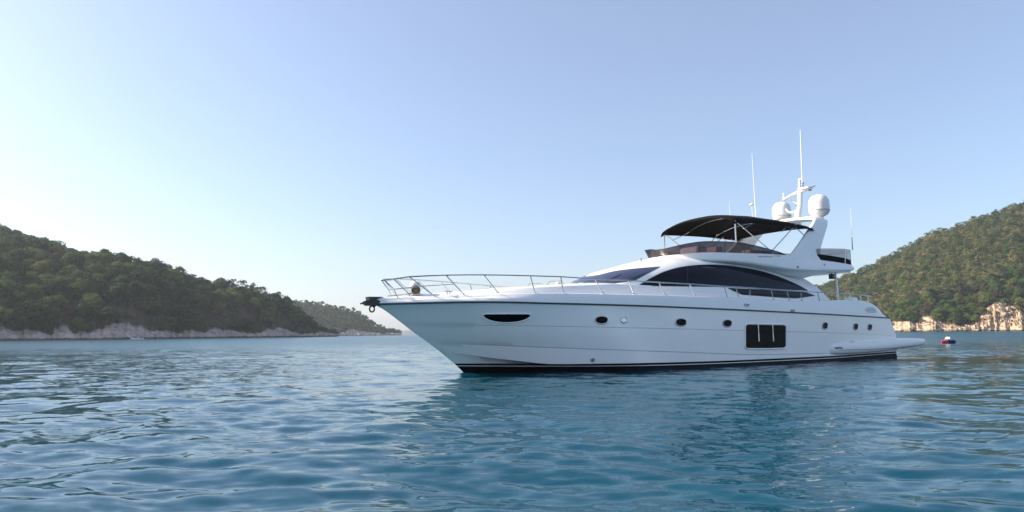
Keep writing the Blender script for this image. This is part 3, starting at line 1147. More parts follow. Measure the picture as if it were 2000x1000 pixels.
m_.add([(-3.7, -.24, 2.56), (-3.15, -.05, 2.68), (-3.15, .05, 2.68), (-3.7, .24, 2.56), (-3.76, -.20, 2.72), (-3.05, -.05, 2.74), (-3.05, .05, 2.74), (-3.76, .20, 2.72), (-3.72, 0, 2.46)],
       [(0, 1, 2, 3), (4, 7, 6, 5), (0, 4, 5, 1), (1, 5, 6, 2), (2, 6, 7, 3), (0, 8, 4), (4, 8, 7), (7, 8, 3), (3, 8, 0)])
m_.build("anchor", M['dark'], anc, sharp=20)
m_ = MB()
cx, cz = -3.52, 2.19
m_.tube([(cx + .11 * math.cos(a), -.02, cz + .13 * math.sin(a)) for a in np.linspace(0, 2 * math.pi, 22, endpoint=False)], .035, 8, closed=True)
m_.tube([(cx + .1, -.02, cz + .1), (cx + .16, -.02, cz + .2)], .045, 8)
m_.build("mooring_ring", M['dark'], anc)
wl = empty("windlass"); wl.parent = yacht
wp = Vector((-1.95, -.12, 2.74))
m_ = MB(); m_.lathe([(.24, 0), (.24, .03), (.19, .05), (.15, .08), (.13, .16), (.17, .24), (.19, .27), (.19, .30), (.10, .34), (.0, .35)], wp, 24); m_.build("capstan_drum", M['steel'], wl)
m_ = MB()
dirc = (Vector((CAM_L.x, CAM_L.y, 2.4)) - wp).normalized()
rot = dirc.to_track_quat('Z', 'Y').to_matrix()
c0 = wp + Vector((0, 0, .17)) + dirc * .18
m_.lathe([(.02, .05), (.05, .06), (.06, .02), (.11, .02), (.13, .06), (.155, .05), (.165, 0), (.15, -.1)], c0, 20, rot=rot)
for k in range(6):
    a = k * math.pi / 3
    m_.tube([c0 + rot @ Vector((.05 * math.cos(a), .05 * math.sin(a), .05)), c0 + rot @ Vector((.13 * math.cos(a), .13 * math.sin(a), .05))], .012, 6)
m_.build("gypsy_wheel", M['brass'], wl)
m_ = MB(); m_.lathe([(.19, .0), (.20, .05), (.17, .13), (.10, .18), (0, .20)], wp + Vector((-.03, 0, .30)), 22); m_.build("windlass_hood", M['gel2'], wl)
m_ = MB()
m_.tube([(-2.95, -.02, 2.69), (-2.2, -.05, 2.78), (-1.98, -.1, 2.86)], .02, 6)
m_.build("anchor_chain", M['steel'], wl)
for s_, v_ in ((-1.1, .95), (-1.1, -.95)):
    m_ = MB()
    z_ = float(zg(s_)) + .10
    m_.tube([(s_ - .14, -v_, z_ + .05), (s_ + .14, -v_, z_ + .05)], .022, 8)
    m_.tube([(s_ - .05, -v_, z_ - .06), (s_ - .05, -v_, z_ + .05)], .02, 8)
    m_.tube([(s_ + .05, -v_, z_ - .06), (s_ + .05, -v_, z_ + .05)], .02, 8)
    m_.build("mooring_cleat", M['steel'], yacht)
m_ = MB()
pA = at_v(1661.5, 585.5, 1.9)
m_.box(pA, (.5, .5, .22), bev=.09); m_.build("cockpit_cushion", M['gel2'], yacht)
# ------------------------------------------------------------------ numpy noise
def vnoise(x, y, seed=0):
    g = np.random.default_rng(seed).random((256, 256))
    xi, yi = np.floor(x).astype(int), np.floor(y).astype(int)
    fx, fy = x - xi, y - yi
    fx, fy = fx * fx * (3 - 2 * fx), fy * fy * (3 - 2 * fy)
    a, b = g[xi % 256, yi % 256], g[(xi + 1) % 256, yi % 256]
    c, d = g[xi % 256, (yi + 1) % 256], g[(xi + 1) % 256, (yi + 1) % 256]
    return (a * (1 - fx) + b * fx) * (1 - fy) + (c * (1 - fx) + d * fx) * fy


def fbm(x, y, oct=4, seed=0):
    t, a, s = 0, .5, 0
    for k in range(oct):
        t = t + a * vnoise(x * 2**k, y * 2**k, seed + k)
        s += a
        a *= .5
    return t / s


def np_mesh(name, V, Q, mats, parent=None, smooth=True, attr=None):
    me = bpy.data.meshes.new(name)
    V = np.ascontiguousarray(V, dtype=np.float32)
    Q = np.ascontiguousarray(Q, dtype=np.int32)
    me.vertices.add(len(V))
    me.vertices.foreach_set("co", V.ravel())
    me.loops.add(Q.size)
    me.loops.foreach_set("vertex_index", Q.ravel())
    me.polygons.add(len(Q))
    me.polygons.foreach_set("loop_start", np.arange(0, Q.size, 4, dtype=np.int32))
    me.polygons.foreach_set("loop_total", np.full(len(Q), 4, dtype=np.int32))
    if smooth:
        me.polygons.foreach_set("use_smooth", np.ones(len(Q), dtype=bool))
    for m in (mats if isinstance(mats, (list, tuple)) else [mats]):
        me.materials.append(m)
    if attr is not None:
        for k, val in attr.items():
            a = me.attributes.new(k, 'FLOAT', 'POINT')
            a.data.foreach_set("value", np.ascontiguousarray(val, dtype=np.float32))
    me.update(calc_edges=True)
    o = bpy.data.objects.new(name, me)
    COL.objects.link(o)
    if parent is not None: o.parent = parent
    return o


def quads(nr, nc, wrap=False):
    i = np.arange(nr - 1)[:, None]
    j = np.arange(nc if wrap else nc - 1)[None, :]
    j2 = (j + 1) % nc
    return np.stack([i * nc + j + 0 * i, i * nc + j2, (i + 1) * nc + j2, (i + 1) * nc + j], -1).reshape(-1, 4)


# ------------------------------------------------------------------ water
RIP = 1.5


def water_material():
    m, nt, b = _nt("sea_water")
    tc = N(nt, "ShaderNodeTexCoord")
    geo = N(nt, "ShaderNodeNewGeometry")
    nz = N(nt, "ShaderNodeTexNoise", Scale=0.03, Detail=3.0)
    nt.links.new(geo.outputs["Position"], nz.inputs["Vector"])
    rp = ramp(nt, nz.outputs["Fac"], [(0.3, (0.0005, 0.044, 0.078)), (0.7, (0.001, 0.070, 0.104))])
    nt.links.new(rp.outputs[0], b.inputs["Base Color"])
    b.inputs["Roughness"].default_value = 0.04
    b.inputs["IOR"].default_value = 1.33
    b.inputs["Specular IOR Level"].default_value = .27
    # small ripples: slopes taken straight from noise so that far water stays ruffled
    mp = N(nt, "ShaderNodeMapping")
    mp.inputs["Scale"].default_value = (0.42, 1.0, 1.0)
    mp.inputs["Rotation"].default_value = (0, 0, R(-12))
    nt.links.new(geo.outputs["Position"], mp.inputs["Vector"])
    acc = geo.outputs["Normal"]
    # the open bay beyond the yacht's lee is ruffled more by the breeze
    sep = N(nt, "ShaderNodeSeparateXYZ")
    nt.links.new(geo.outputs["Position"], sep.inputs[0])
    lee = N(nt, "ShaderNodeMapRange", interpolation_type='SMOOTHSTEP')
    lee.inputs[1].default_value = 12; lee.inputs[2].default_value = 75
    lee.inputs[3].default_value = .75; lee.inputs[4].default_value = 1.6
    nt.links.new(sep.outputs["Y"], lee.inputs[0])
    for sc_, amp, det in ((1.1, .10, 2.0), (3.4, .21, 2.0), (8.0, .22, 1.0), (22.0, .09, 1.0)):
        n2 = N(nt, "ShaderNodeTexNoise", Scale=sc_, Detail=det, Roughness=0.5)
        nt.links.new(mp.outputs[0], n2.inputs["Vector"])
        sb = N(nt, "ShaderNodeVectorMath", operation='SUBTRACT')
        nt.links.new(n2.outputs["Color"], sb.inputs[0]); sb.inputs[1].default_value = (.5, .5, .5)
        ml = N(nt, "ShaderNodeVectorMath", operation='MULTIPLY')
        nt.links.new(sb.outputs[0], ml.inputs[0]); ml.inputs[1].default_value = (amp * .7 * RIP, amp * 1.3 * RIP, 0)
        pn = N(nt, "ShaderNodeTexNoise", Scale=.045 if sc_ < 2 else .11, Detail=4.0)
        nt.links.new(geo.outputs["Position"], pn.inputs["Vector"])
        pr_ = ramp(nt, pn.outputs["Fac"], [(0.36, (.25, .25, .25)), (0.60, (1, 1, 1))])
        m2 = N(nt, "ShaderNodeVectorMath", operation='MULTIPLY')
        nt.links.new(ml.outputs[0], m2.inputs[0]); nt.links.new(pr_.outputs[0], m2.inputs[1])
        m3 = N(nt, "ShaderNodeVectorMath", operation='SCALE')
        nt.links.new(m2.outputs[0], m3.inputs[0]); nt.links.new(lee.outputs[0], m3.inputs[3])
        ad = N(nt, "ShaderNodeVectorMath", operation='ADD')
        nt.links.new(acc, ad.inputs[0]); nt.links.new(m3.outputs[0], ad.inputs[1])
        acc = ad.outputs[0]
    rg = N(nt, "ShaderNodeMapRange", interpolation_type='SMOOTHSTEP')
    rg.inputs[1].default_value = 15; rg.inputs[2].default_value = 120
    rg.inputs[3].default_value = .06; rg.inputs[4].default_value = .24
    nt.links.new(sep.outputs["Y"], rg.inputs[0])
    nt.links.new(rg.outputs[0], b.inputs["Roughness"])
    nm = N(nt, "ShaderNodeVectorMath", operation='NORMALIZE')
    nt.links.new(acc, nm.inputs[0])
    nt.links.new(nm.outputs[0], b.inputs["Normal"])
    return m


def build_water():
    r = [0.8]
    while r[-1] < 5200:
        q = r[-1]
        k = .0085 if q < 160 else .0085 + .06 * min(1, (q - 160) / 500)
        r.append(q * (1 + max(k, .02 / q)))
    r = np.array(r)
    th = np.concatenate([np.linspace(R(-180), R(-46), 90)[:-1], np.linspace(R(-46), R(46), 820), np.linspace(R(46), R(180), 90)[1:-1]])
    rr, tt_ = np.meshgrid(r, th, indexing='ij')
    X, Y = rr * np.sin(tt_), rr * np.cos(tt_)
    dr = np.gradient(r)[:, None] * np.ones_like(X)
    dth = np.gradient(th)[None, :] * np.ones_like(X) * rr
    res = np.maximum(dr, np.minimum(dth, 50))
    Z = np.zeros_like(X)
    g = np.random.default_rng(5)
    NC = 110
    lam = np.exp(g.uniform(math.log(.22), math.log(4.0), NC))
    ang = g.normal(R(-100), R(36), NC)
    for l, a in zip(lam, ang):
        k = 2 * math.pi / l
        slope = .135 * math.sqrt(2 / NC) * (1.0 if l < 1.0 else .58)
        A = slope / k
        fade = np.clip((l / res - 2.5) / 3.0, 0, 1)
        w = k * (X * math.cos(a) + Y * math.sin(a)) + g.uniform(0, 6.28)
        s_ = np.sin(w)
        Z += A * fade * (s_ + .18 * np.cos(2 * w))
    patch_ = .55 + .75 * fbm(X / 14 + 50, Y / 22 + 50, 3, 3)
    Z *= patch_
    Z[0] = 0
    V = np.stack([X, Y, Z], -1).reshape(-1, 3)
    Q = quads(len(r), len(th), True)
    o = np_mesh("sea_water", V, Q[:, ::-1], water_material())
    # close the little hole under the camera
    tag(o, kind="structure")
    return o


build_water()

# ------------------------------------------------------------------ hillsides
CP = math.cos(PITCH)


def horizon(px):
    return 653 - (px - 780) * math.tan(RHO)


def rock_material(name, c0, c1, c2, soil0, soil1):
    m, nt, b = _nt(name)
    geo = N(nt, "ShaderNodeNewGeometry")
    n1 = N(nt, "ShaderNodeTexNoise", Scale=0.55, Detail=8.0, Roughness=0.65, Distortion=0.6)
    mp = N(nt, "ShaderNodeMapping")
    mp.vector_type = 'TEXTURE'
    mp.inputs["Rotation"].default_value = (R(12), R(34), R(8))
    mp.inputs["Scale"].default_value = (2.4, 2.4, .7)
    nt.links.new(geo.outputs["Position"], mp.inputs["Vector"])
    nt.links.new(mp.outputs[0], n1.inputs["Vector"])
    rk = ramp(nt, n1.outputs["Fac"], [(0.32, c0), (0.5, c1), (0.68, c2)])
    n2 = N(nt, "ShaderNodeTexNoise", Scale=0.12, Detail=6.0)
    nt.links.new(geo.outputs["Position"], n2.inputs["Vector"])
    so = ramp(nt, n2.outputs["Fac"], [(0.35, soil0), (0.65, soil1)])
    at = N(nt, "ShaderNodeAttribute", attribute_name="rock")
    mx = N(nt, "ShaderNodeMix", data_type='RGBA')
    nt.links.new(at.outputs["Fac"], mx.inputs[0])
    nt.links.new(so.outputs[0], mx.inputs[6])
    nt.links.new(rk.outputs[0], mx.inputs[7])
    # dark tide mark just above the water
    sx = N(nt, "ShaderNodeSeparateXYZ")
    nt.links.new(geo.outputs["Position"], sx.inputs[0])
    n3 = N(nt, "ShaderNodeTexNoise", Scale=0.25, Detail=3.0)
    nt.links.new(geo.outputs["Position"], n3.inputs["Vector"])
    sb = N(nt, "ShaderNodeMath", operation='MULTIPLY_ADD')
    nt.links.new(n3.outputs["Fac"], sb.inputs[0]); sb.inputs[1].default_value = -1.6
    nt.links.new(sx.outputs["Z"], sb.inputs[2])
    td = ramp(nt, sb.outputs[0], [(0.0, (.22, .20, .18)), (0.35, (1, 1, 1))])
    mul = N(nt, "ShaderNodeMix", data_type='RGBA', blend_type='MULTIPLY')
    mul.inputs[0].default_value = 1.0
    nt.links.new(mx.outputs[2], mul.inputs[6])
    nt.links.new(td.outputs[0], mul.inputs[7])
    nt.links.new(mul.outputs[2], b.inputs["Base Color"])
    b.inputs["Roughness"].default_value = 0.9
    b.inputs["Specular IOR Level"].default_value = 0.2
    bp = N(nt, "ShaderNodeBump", Strength=0.8, Distance=0.8)
    nt.links.new(n1.outputs["Fac"], bp.inputs["Height"])
    nt.links.new(bp.outputs[0], b.inputs["Normal"])
    return m


class Hill:
    """terrain strip: columns follow the bearing, rows run inland from the shore"""
    def __init__(self, name, pxs, d0, depth, prof, rock_w, rock_h, material, seed, shore_amp=7.0, rough=1.5, ruff=1.1):
        self.px = np.asarray(pxs, float)
        self.w = np.concatenate([np.linspace(-.012, .10, 40), np.linspace(.11, 1.05, 56), np.linspace(1.1, 1.6, 6)])
        px, w = self.px[:, None], self.w[None, :]
        D0 = d0(px) + shore_amp * (fbm(px / 24 + 9, px * 0 + 3, 4, seed) - .5) * 2
        DP = depth(px)
        Y = D0 + w * DP
        # rock slabs: push the cliff band in and out
        X = Y * (px - 1000) / (F / CP)
        rk = 1 - sstep(.075, .11, w)
        # broken slabs and boulders: heave the cliff up and down and push it in and out
        H = prof(px, w, Y)
        u_, v_ = X - .6 * H + .2 * Y, H * 1.15 + X * .62 + .35 * Y
        big = fbm(u_ / 13 + 40, v_ / 7 + 40, 3, seed + 5)
        rid = np.abs(fbm(u_ / 7 + 80, v_ / 2.6 + 40, 4, seed + 9) - .5) * 2
        fin = fbm(u_ / 2.6 + 10, v_ / 1.1 + 10, 3, seed + 13)
        amp = ruff * np.minimum(1.3, rock_h(px) / 7) * rk * sstep(0.0, .015, w)
        H = H + amp * ((big - .5) * 6.0 + (rid - .25) * 3.0 + (fin - .5) * 1.8)
        Yp = Y + amp * ((big - .5) * 7.0 - (rid - .25) * 5.0 + (fin - .5) * 2.0)
        X = X * Yp / Y
        Y = Yp
        H = H + (1 - rk) * (fbm(X / 30 + 20, Y / 30 + 20, 4, seed + 2) - .5) * 2 * rough * np.clip(w * 3, 0, 1)
        H = np.where(w < 0, -1.5, H)
        self.X, self.Y, self.Z = X, Y, H
        lim = rock_w(px) * np.clip(1 + 1.9 * (fbm((px + 260 * w) / 34 + 11, Y * 0 + 7, 3, seed + 7) - .5), .5, 1.5)
        self.rock = 1 - sstep(lim * .85, lim * 1.1, w)
        self.lim = lim[:, 0]
        V = np.stack([X, Y, H], -1).reshape(-1, 3)
        o = np_mesh(name, V, quads(len(self.px), len(self.w)), material, attr={"rock": self.rock.ravel()})
        tag(o, kind="structure")
        self.obj = o

    def at(self, px, w):
        i = np.interp(px, self.px, np.arange(len(self.px)))
        j = np.interp(w, self.w, np.arange(len(self.w)))
        i0 = np.clip(np.floor(i).astype(int), 0, len(self.px) - 2)
        j0 = np.clip(np.floor(j).astype(int), 0, len(self.w) - 2)
        fi, fj = i - i0, j - j0
        out = []
        for A in (self.X, self.Y, self.Z, self.rock):
            out.append((A[i0, j0] * (1 - fi) + A[i0 + 1, j0] * fi) * (1 - fj) + (A[i0, j0 + 1] * (1 - fi) + A[i0 + 1, j0 + 1] * fi) * fj)
        return np.stack(out, -1)


def L(pts):
    xs, ys = [p[0] for p in pts], [p[1] for p in pts]
    return lambda x: np.interp(x, xs, ys)


def zk(px, ysky, Y):
    """height above the water of the pixel row ysky at depth Y"""
    return EYE + (horizon(px) - ysky) * Y * CP / F * 1.0


RL = rock_material("grey_shore_rock", (.23, .18, .15), (.41, .335, .285), (.55, .46, .40), (.03, .03, .016), (.07, .058, .035))
RR = rock_material("warm_shore_rock", (.15, .10, .065), (.43, .325, .225), (.62, .50, .38), (.035, .03, .016), (.12, .09, .05))

# left headland
lY1 = L([(-900, 662), (-840, 610), (-740, 500), (-600, 430), (-300, 450), (0, 474), (60, 482), (130, 488), (215, 493), (330, 519), (400, 541), (470, 548), (530, 565), (570, 593), (610, 626), (640, 650), (655, 656)])
lY2 = L([(-900, 666), (-840, 640), (-740, 540), (-600, 400), (-300, 415), (0, 444), (40, 460), (100, 479), (135, 496), (215, 510), (655, 660)])
lD = L([(-900, 215), (-300, 262), (0, 288), (255, 342), (640, 520), (660, 535)])
lW = L([(-900, 260), (0, 240), (300, 200), (500, 150), (600, 90), (660, 50)])
lR = L([(-900, 7), (0, 6.5), (110, 4), (200, 5), (250, 7), (330, 4.5), (420, 7), (500, 5), (560, 7), (620, 4.5), (660, 2)])


def lprof(px, w, Y):
    TR = 7.0
    r = np.minimum(lR(px), 99)
    d0, dp = lD(px), lW(px)
    z1 = np.maximum(zk(px, lY1(px), d0 + dp * .45) - TR * (1 - sstep(600, 650, px)) , r * .9)
    z2 = np.maximum(zk(px, lY2(px), d0 + dp) - TR, 1.0)
    z2 = np.minimum(z2, z1 * 2.2)
    a = [(-.02, -1.5 + 0 * px), (0.0, -.3 + 0 * px), (.012, r * .28), (.05, r), (.45, z1), (.62, .5 * z1 + .5 * np.maximum(z2, z1 * .75) - 2), (1.0, z2), (1.2, z2 * .8), (1.7, z2 * .3)]
    H = np.zeros(np.broadcast(px, w).shape)
    for (w0, h0), (w1, h1) in zip(a[:-1], a[1:]):
        t = np.clip((w - w0) / (w1 - w0), 0, 1)
        if w0 == .05: t = t ** .82
        H = np.where((w >= w0) & (w <= w1), h0 + (h1 - h0) * t, H)
    return H


cols = np.concatenate([np.linspace(-900, -20, 120)[:-1], np.linspace(-20, 660, 760)])
hillL = Hill("left_hillside", cols, lD, lW, lprof, lambda px: .043 + 0 * px, lR, RL, 21, 7.0, 1.5, .55)

# headland farther off in the middle
mY = L([(440, 630), (480, 594), (540, 585), (575, 585), (605, 586), (650, 594), (690, 605), (712, 618), (745, 638), (765, 649), (782, 655)])
mD = L([(440, 900), (782, 1060)])
mW = L([(440, 260), (700, 200), (782, 60)])
mR = L([(440, 5), (700, 5), (782, 2.5)])


def mprof(px, w, Y):
    d0, dp, r = mD(px), mW(px), mR(px)
    z1 = np.maximum(zk(px, mY(px), d0 + dp * .8) - 6.0 * (1 - sstep(740, 782, px)), r * .8)
    a = [(-.02, -1.5 + 0 * px), (0.0, -.3 + 0 * px), (.05, r), (.8, z1), (1.7, z1 * .2)]
    H = np.zeros(np.broadcast(px, w).shape)
    for (w0, h0), (w1, h1) in zip(a[:-1], a[1:]):
        t = np.clip((w - w0) / (w1 - w0), 0, 1)
        if w0 == .05: t = t ** .8
        H = np.where((w >= w0) & (w <= w1), h0 + (h1 - h0) * t, H)
    return H


hillM = Hill("middle_headland", np.linspace(440, 783, 300), mD, mW, mprof, lambda px: .07 + 0 * px, mR, RL, 33, 4, 3)

# right hillside
rY = L([(1360, 656), (1430, 640), (1500, 610), (1590, 560), (1620, 549), (1700, 519), (1760, 486), (1830, 451), (1900, 428), (1960, 408), (2000, 392), (2250, 325), (2420, 340), (2560, 450), (2650, 570), (2700, 640)])
rD = L([(1360, 900), (1500, 760), (1745, 590), (2000, 545), (2300, 480), (2700, 420)])
rW = L([(1360, 120), (1500, 200), (1750, 270), (2000, 310), (2700, 330)])
rRk = L([(1360, 3), (1700, 4.5), (1750, 5), (1790, 7), (1812, 8.5), (1850, 6), (1890, 7), (1925, 12), (1948, 17), (1968, 15), (1985, 11), (2050, 11), (2700, 9)])


def rprof(px, w, Y):
    d0, dp, r = rD(px), rW(px), rRk(px)
    z1 = np.maximum(zk(px, rY(px), d0 + dp) - 6.5, r * .8)
    a = [(-.02, -1.5 + 0 * px), (0.0, -.3 + 0 * px), (.012, r * .35), (.05, r), (1.0, z1), (1.2, z1 * .95), (1.7, z1 * .5)]
    H = np.zeros(np.broadcast(px, w).shape)
    for (w0, h0), (w1, h1) in zip(a[:-1], a[1:]):
        t = np.clip((w - w0) / (w1 - w0), 0, 1)
        if w0 == .05: t = t ** .95
        H = np.where((w >= w0) & (w <= w1), h0 + (h1 - h0) * t, H)
    return H


cols = np.concatenate([np.linspace(1360, 1700, 120)[:-1], np.linspace(1700, 2040, 520)[:-1], np.linspace(2040, 2700, 120)])
hillR = Hill("right_hillside", cols, rD, rW, rprof, lambda px: np.interp(px, [1700, 1790, 1812, 1850, 1900, 1948, 1985, 2050], [.05, .062, .07, .052, .058, .098, .065, .06]), rRk, RR, 47, 9, 3)

# mountains on the horizon
fY = L([(700, 654), (760, 651), (790, 645.5), (800, 645), (815, 648), (860, 646), (930, 650), (1010, 655)])
cols = np.linspace(700, 1010, 120)
fx = []
for dd, k in ((4200, 0.0), (4260, .35), (4400, 1.0), (4700, .5), (4900, .1)):
    z = np.maximum(zk(cols, fY(cols), 4400.0), 0) * k * (1 + .05 * fbm(cols / 5, cols * 0, 3, 3))
    fx.append(np.stack([dd * (cols - 1000) / (F / CP), cols * 0 + dd, z - (3 if k == 0 else 0)], -1))
o = np_mesh("distant_mountains", np.concatenate(fx), quads(5, 120), mat("far_slope", (.07, .08, .06), .95, var=.2, scale=.01))
tag(o, kind="structure")

# ------------------------------------------------------------------ trees
def foliage(name, dark, mid, light, obj_rand):
    m, nt, b = _nt(name)
    at = N(nt, "ShaderNodeAttribute", attribute_name="tone")
    fac = at.outputs["Fac"]
    if obj_rand:
        oi = N(nt, "ShaderNodeObjectInfo")
        ma = N(nt, "ShaderNodeMath", operation='MULTIPLY_ADD')
        nt.links.new(oi.outputs["Random"], ma.inputs[0]); ma.inputs[1].default_value = .7
        m2 = N(nt, "ShaderNodeMath", operation='MULTIPLY_ADD')
        nt.links.new(fac, m2.inputs[0]); m2.inputs[1].default_value = .6
        m2.inputs[2].default_value = -.15
        nt.links.new(m2.outputs[0], ma.inputs[2])
        fac = ma.outputs[0]
    rp = ramp(nt, fac, [(0.05, dark), (0.5, mid), (0.95, light)])
    nt.links.new(rp.outputs[0], b.inputs["Base Color"])
    b.inputs["Roughness"].default_value = .75
    b.inputs["Specular IOR Level"].default_value = .25
    tr = N(nt, "ShaderNodeBsdfTranslucent")
    nt.links.new(rp.outputs[0], tr.inputs["Color"])
    mx = N(nt, "ShaderNodeMixShader")
    mx.inputs[0].default_value = .38
    nt.links.new(b.outputs[0], mx.inputs[1]); nt.links.new(tr.outputs[0], mx.inputs[2])
    nt.links.new(mx.outputs[0], nt.nodes["Material Output"].inputs[0])
    return m


FOL = {
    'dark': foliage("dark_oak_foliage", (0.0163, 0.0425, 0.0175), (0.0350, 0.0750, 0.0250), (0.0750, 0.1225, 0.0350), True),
    'olive': foliage("olive_foliage", (0.0442, 0.0780, 0.0208), (0.0910, 0.1365, 0.0351), (0.1690, 0.1976, 0.0520), True),
    'pale': foliage("pale_yellow_foliage", (.10, .09, .035), (.17, .145, .055), (.23, .20, .08), True),
    'brown': foliage("dry_brown_foliage", (.055, .050, .026), (.090, .082, .042), (.14, .125, .065), True),
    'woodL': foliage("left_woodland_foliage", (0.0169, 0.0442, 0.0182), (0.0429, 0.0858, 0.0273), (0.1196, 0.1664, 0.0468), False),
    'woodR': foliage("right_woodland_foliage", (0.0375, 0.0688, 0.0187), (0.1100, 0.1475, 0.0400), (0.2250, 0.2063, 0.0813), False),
}


def crown_template(seed, nblob, per, leaf, flat=.8, low=.12):
    """leaf clumps scattered over the shells of many small blobs inside a unit crown (radius 1, height about 1.5)"""
    g = np.random.default_rng(seed)
    C, Rr = [], []
    for k in range(nblob):
        a = g.uniform(0, 2 * math.pi)
        t = g.uniform(0, 1)
        h = low + (1.2 - low) * t
        rad = (1 - (t * 1.02) ** 2.2) ** .5 if t < .97 else .2
        rad *= g.uniform(.35, .80)
        C.append((rad * math.cos(a), rad * math.sin(a), h))
        Rr.append(g.uniform(.24, .42))
    C, Rr = np.array(C), np.array(Rr)
    pts, nrm, tone = [], [], []
    for c, r in zip(C, Rr):
        d = g.normal(size=(per, 3))
        d /= np.linalg.norm(d, axis=1)[:, None]
        d[:, 2] = np.where(d[:, 2] < -.35, -d[:, 2], d[:, 2])
        rr_ = r * g.uniform(.72, 1.12, per)[:, None]
        p = c + d * rr_ * np.array([1, 1, flat])
        pts.append(p); nrm.append(d)
        tone.append(g.uniform(.1, .9) * .55 + g.uniform(0, .45, per))
    pts, nrm, tone = np.concatenate(pts), np.concatenate(nrm), np.concatenate(tone)
    n = len(pts)
    nn = nrm + g.normal(scale=.38, size=(n, 3))
    nn /= np.linalg.norm(nn, axis=1)[:, None]
    a = np.cross(nn, g.normal(size=(n, 3)))
    a /= np.linalg.norm(a, axis=1)[:, None]
    b = np.cross(nn, a)
    sz = leaf * g.uniform(.55, 1.25, n)[:, None]
    el = g.uniform(.5, 1.0, n)[:, None]
    V = np.stack([pts - a * sz, pts + b * sz * el * .7, pts + a * sz, pts - b * sz * el * .7], 1)
    return V, tone


def tree_trunk(seed):
    g = random.Random(seed)
    m_ = MB()
    m_.tube([(0, 0, -.15), (.02, .01, .3), (.05, -.03, .62), (.02, .02, .95)], [.075, .055, .04, .02], 7)
    for k in range(5):
        a = g.uniform(0, 6.28)
        h = g.uniform(.25, .55)
        m_.tube([(.03, 0, h), (.3 * math.cos(a), .3 * math.sin(a), h + .22), (.55 * math.cos(a), .55 * math.sin(a), h + .42)], [.035, .022, .01], 5)
    return m_


HI = []
for k in range(7):
    V, tone = crown_template(100 + k, 26 + 2 * k, 75, .075)
    HI.append((V, tone))
crown_meshes = {}
trunk_mesh = None
group_label = {}


def make_tree(kind, k, loc, r, h, rz, label, group):
    global trunk_mesh
    root = empty("tree", loc, rz)
    root.scale = (r, r, h / 1.5)
    tag(root, label, "tree", group)
    if (kind, k) not in crown_meshes:
        V, tone = HI[k]
        n = len(V)
        c = np_mesh("crown", V.reshape(-1, 3), np.arange(n * 4).reshape(n, 4), FOL[kind], root, False, {"tone": np.repeat(tone, 4)})
        crown_meshes[(kind, k)] = c
    else:
        c = crown_meshes[(kind, k)].copy()
        COL.objects.link(c)
        c.parent = root
    if trunk_mesh is None:
        t = tree_trunk(3).build("trunk", M['bark'], root)
        trunk_mesh = t
    else:
        t = trunk_mesh.copy()
        COL.objects.link(t)
        t.parent = root
    return root


def scatter(hill, p0, p1, w0, w1, n, rmin, g):
    """random spots with a least distance, weighted by ground area"""
    px = g.uniform(p0, p1, n)
    w = g.uniform(w0, w1, n)
    q = hill.at(px, w)
    keepprob = np.clip(q[:, 1] / q[:, 1].max(), .2, 1) * np.interp(px, hill.px, 1 + 0 * hill.px)
    cell, out = {}, []
    for i in range(n):
        if q[i, 3] > .45 or g.random() > keepprob[i]: continue
        cx, cy = int(q[i, 0] // rmin), int(q[i, 1] // rmin)
        ok = True
        for a in (-1, 0, 1):
            for b in (-1, 0, 1):
                for (x_, y_) in cell.get((cx + a, cy + b), ()):
                    if (x_ - q[i, 0]) ** 2 + (y_ - q[i, 1]) ** 2 < rmin * rmin: ok = False
        if ok:
            cell.setdefault((cx, cy), []).append((q[i, 0], q[i, 1]))
            out.append((px[i], w[i], q[i, 0], q[i, 1], q[i, 2]))
    return out


gl = np.random.default_rng(77)
spotsL = scatter(hillL, -880, 652, .03, 1.03, 19000, 7.0, gl)
spotsR = scatter(hillR, 1430, 2680, .04, 1.02, 30000, 6.2, gl)
spotsM = scatter(hillM, 450, 778, .04, .95, 6000, 8.0, gl)


def size_for(px, w, hi):
    edge = 1.0 - .55 * float(sstep(590, 650, px)) if hi == 'L' else 1.0
    r = gl.uniform(4.6, 7.6) * edge
    if hi == 'L':
        r *= 1.0 + .2 * (gl.random() < .2)
    if hi == 'R': r = gl.uniform(3.6, 7.4) * (1.15 if w < .12 else .95)
    return r, r * gl.uniform(1.15, 1.5)


def visible(px, w): return -25 < px < 2025


# specific trees that stand out on the left hillside
special = [
    (430, 601, 'pale', 5.2, 9.5, "pale yellow-green round tree standing alone above the grey shore rocks on the left headland"),
    (487, 597, 'pale', 4.0, 7.5, "second pale yellowish tree, right of the roundest pale one on the left headland"),
    (275, 595, 'pale', 4.6, 6.5, "yellow-tinged bushy tree low on the left hillside, above the small white boat"),
    (565, 617, 'olive', 3.6, 6.0, "light green rounded tree close to the rocky tip of the left headland"),
    (515, 603, 'olive', 3.8, 6.5, "light green tree between the pale trees and the tip of the left headland"),
]
sp_pts = []
for (x, y, kind, r, h, lab) in special:
    best = None
    for w in np.linspace(.03, .6, 200):
        q = hillL.at(np.array([x]), np.array([w]))[0]
        zz = zk(x, y, q[1])
        d = abs(q[2] + h * .6 - zz)
        if best is None or d < best[0]: best = (d, q)
    q = best[1]
    sp_pts.append((q[0], q[1], r))
    make_tree(kind, len(sp_pts) % 7, (q[0], q[1], q[2] - .3), r, h, gl.uniform(0, 6.28), lab, None)

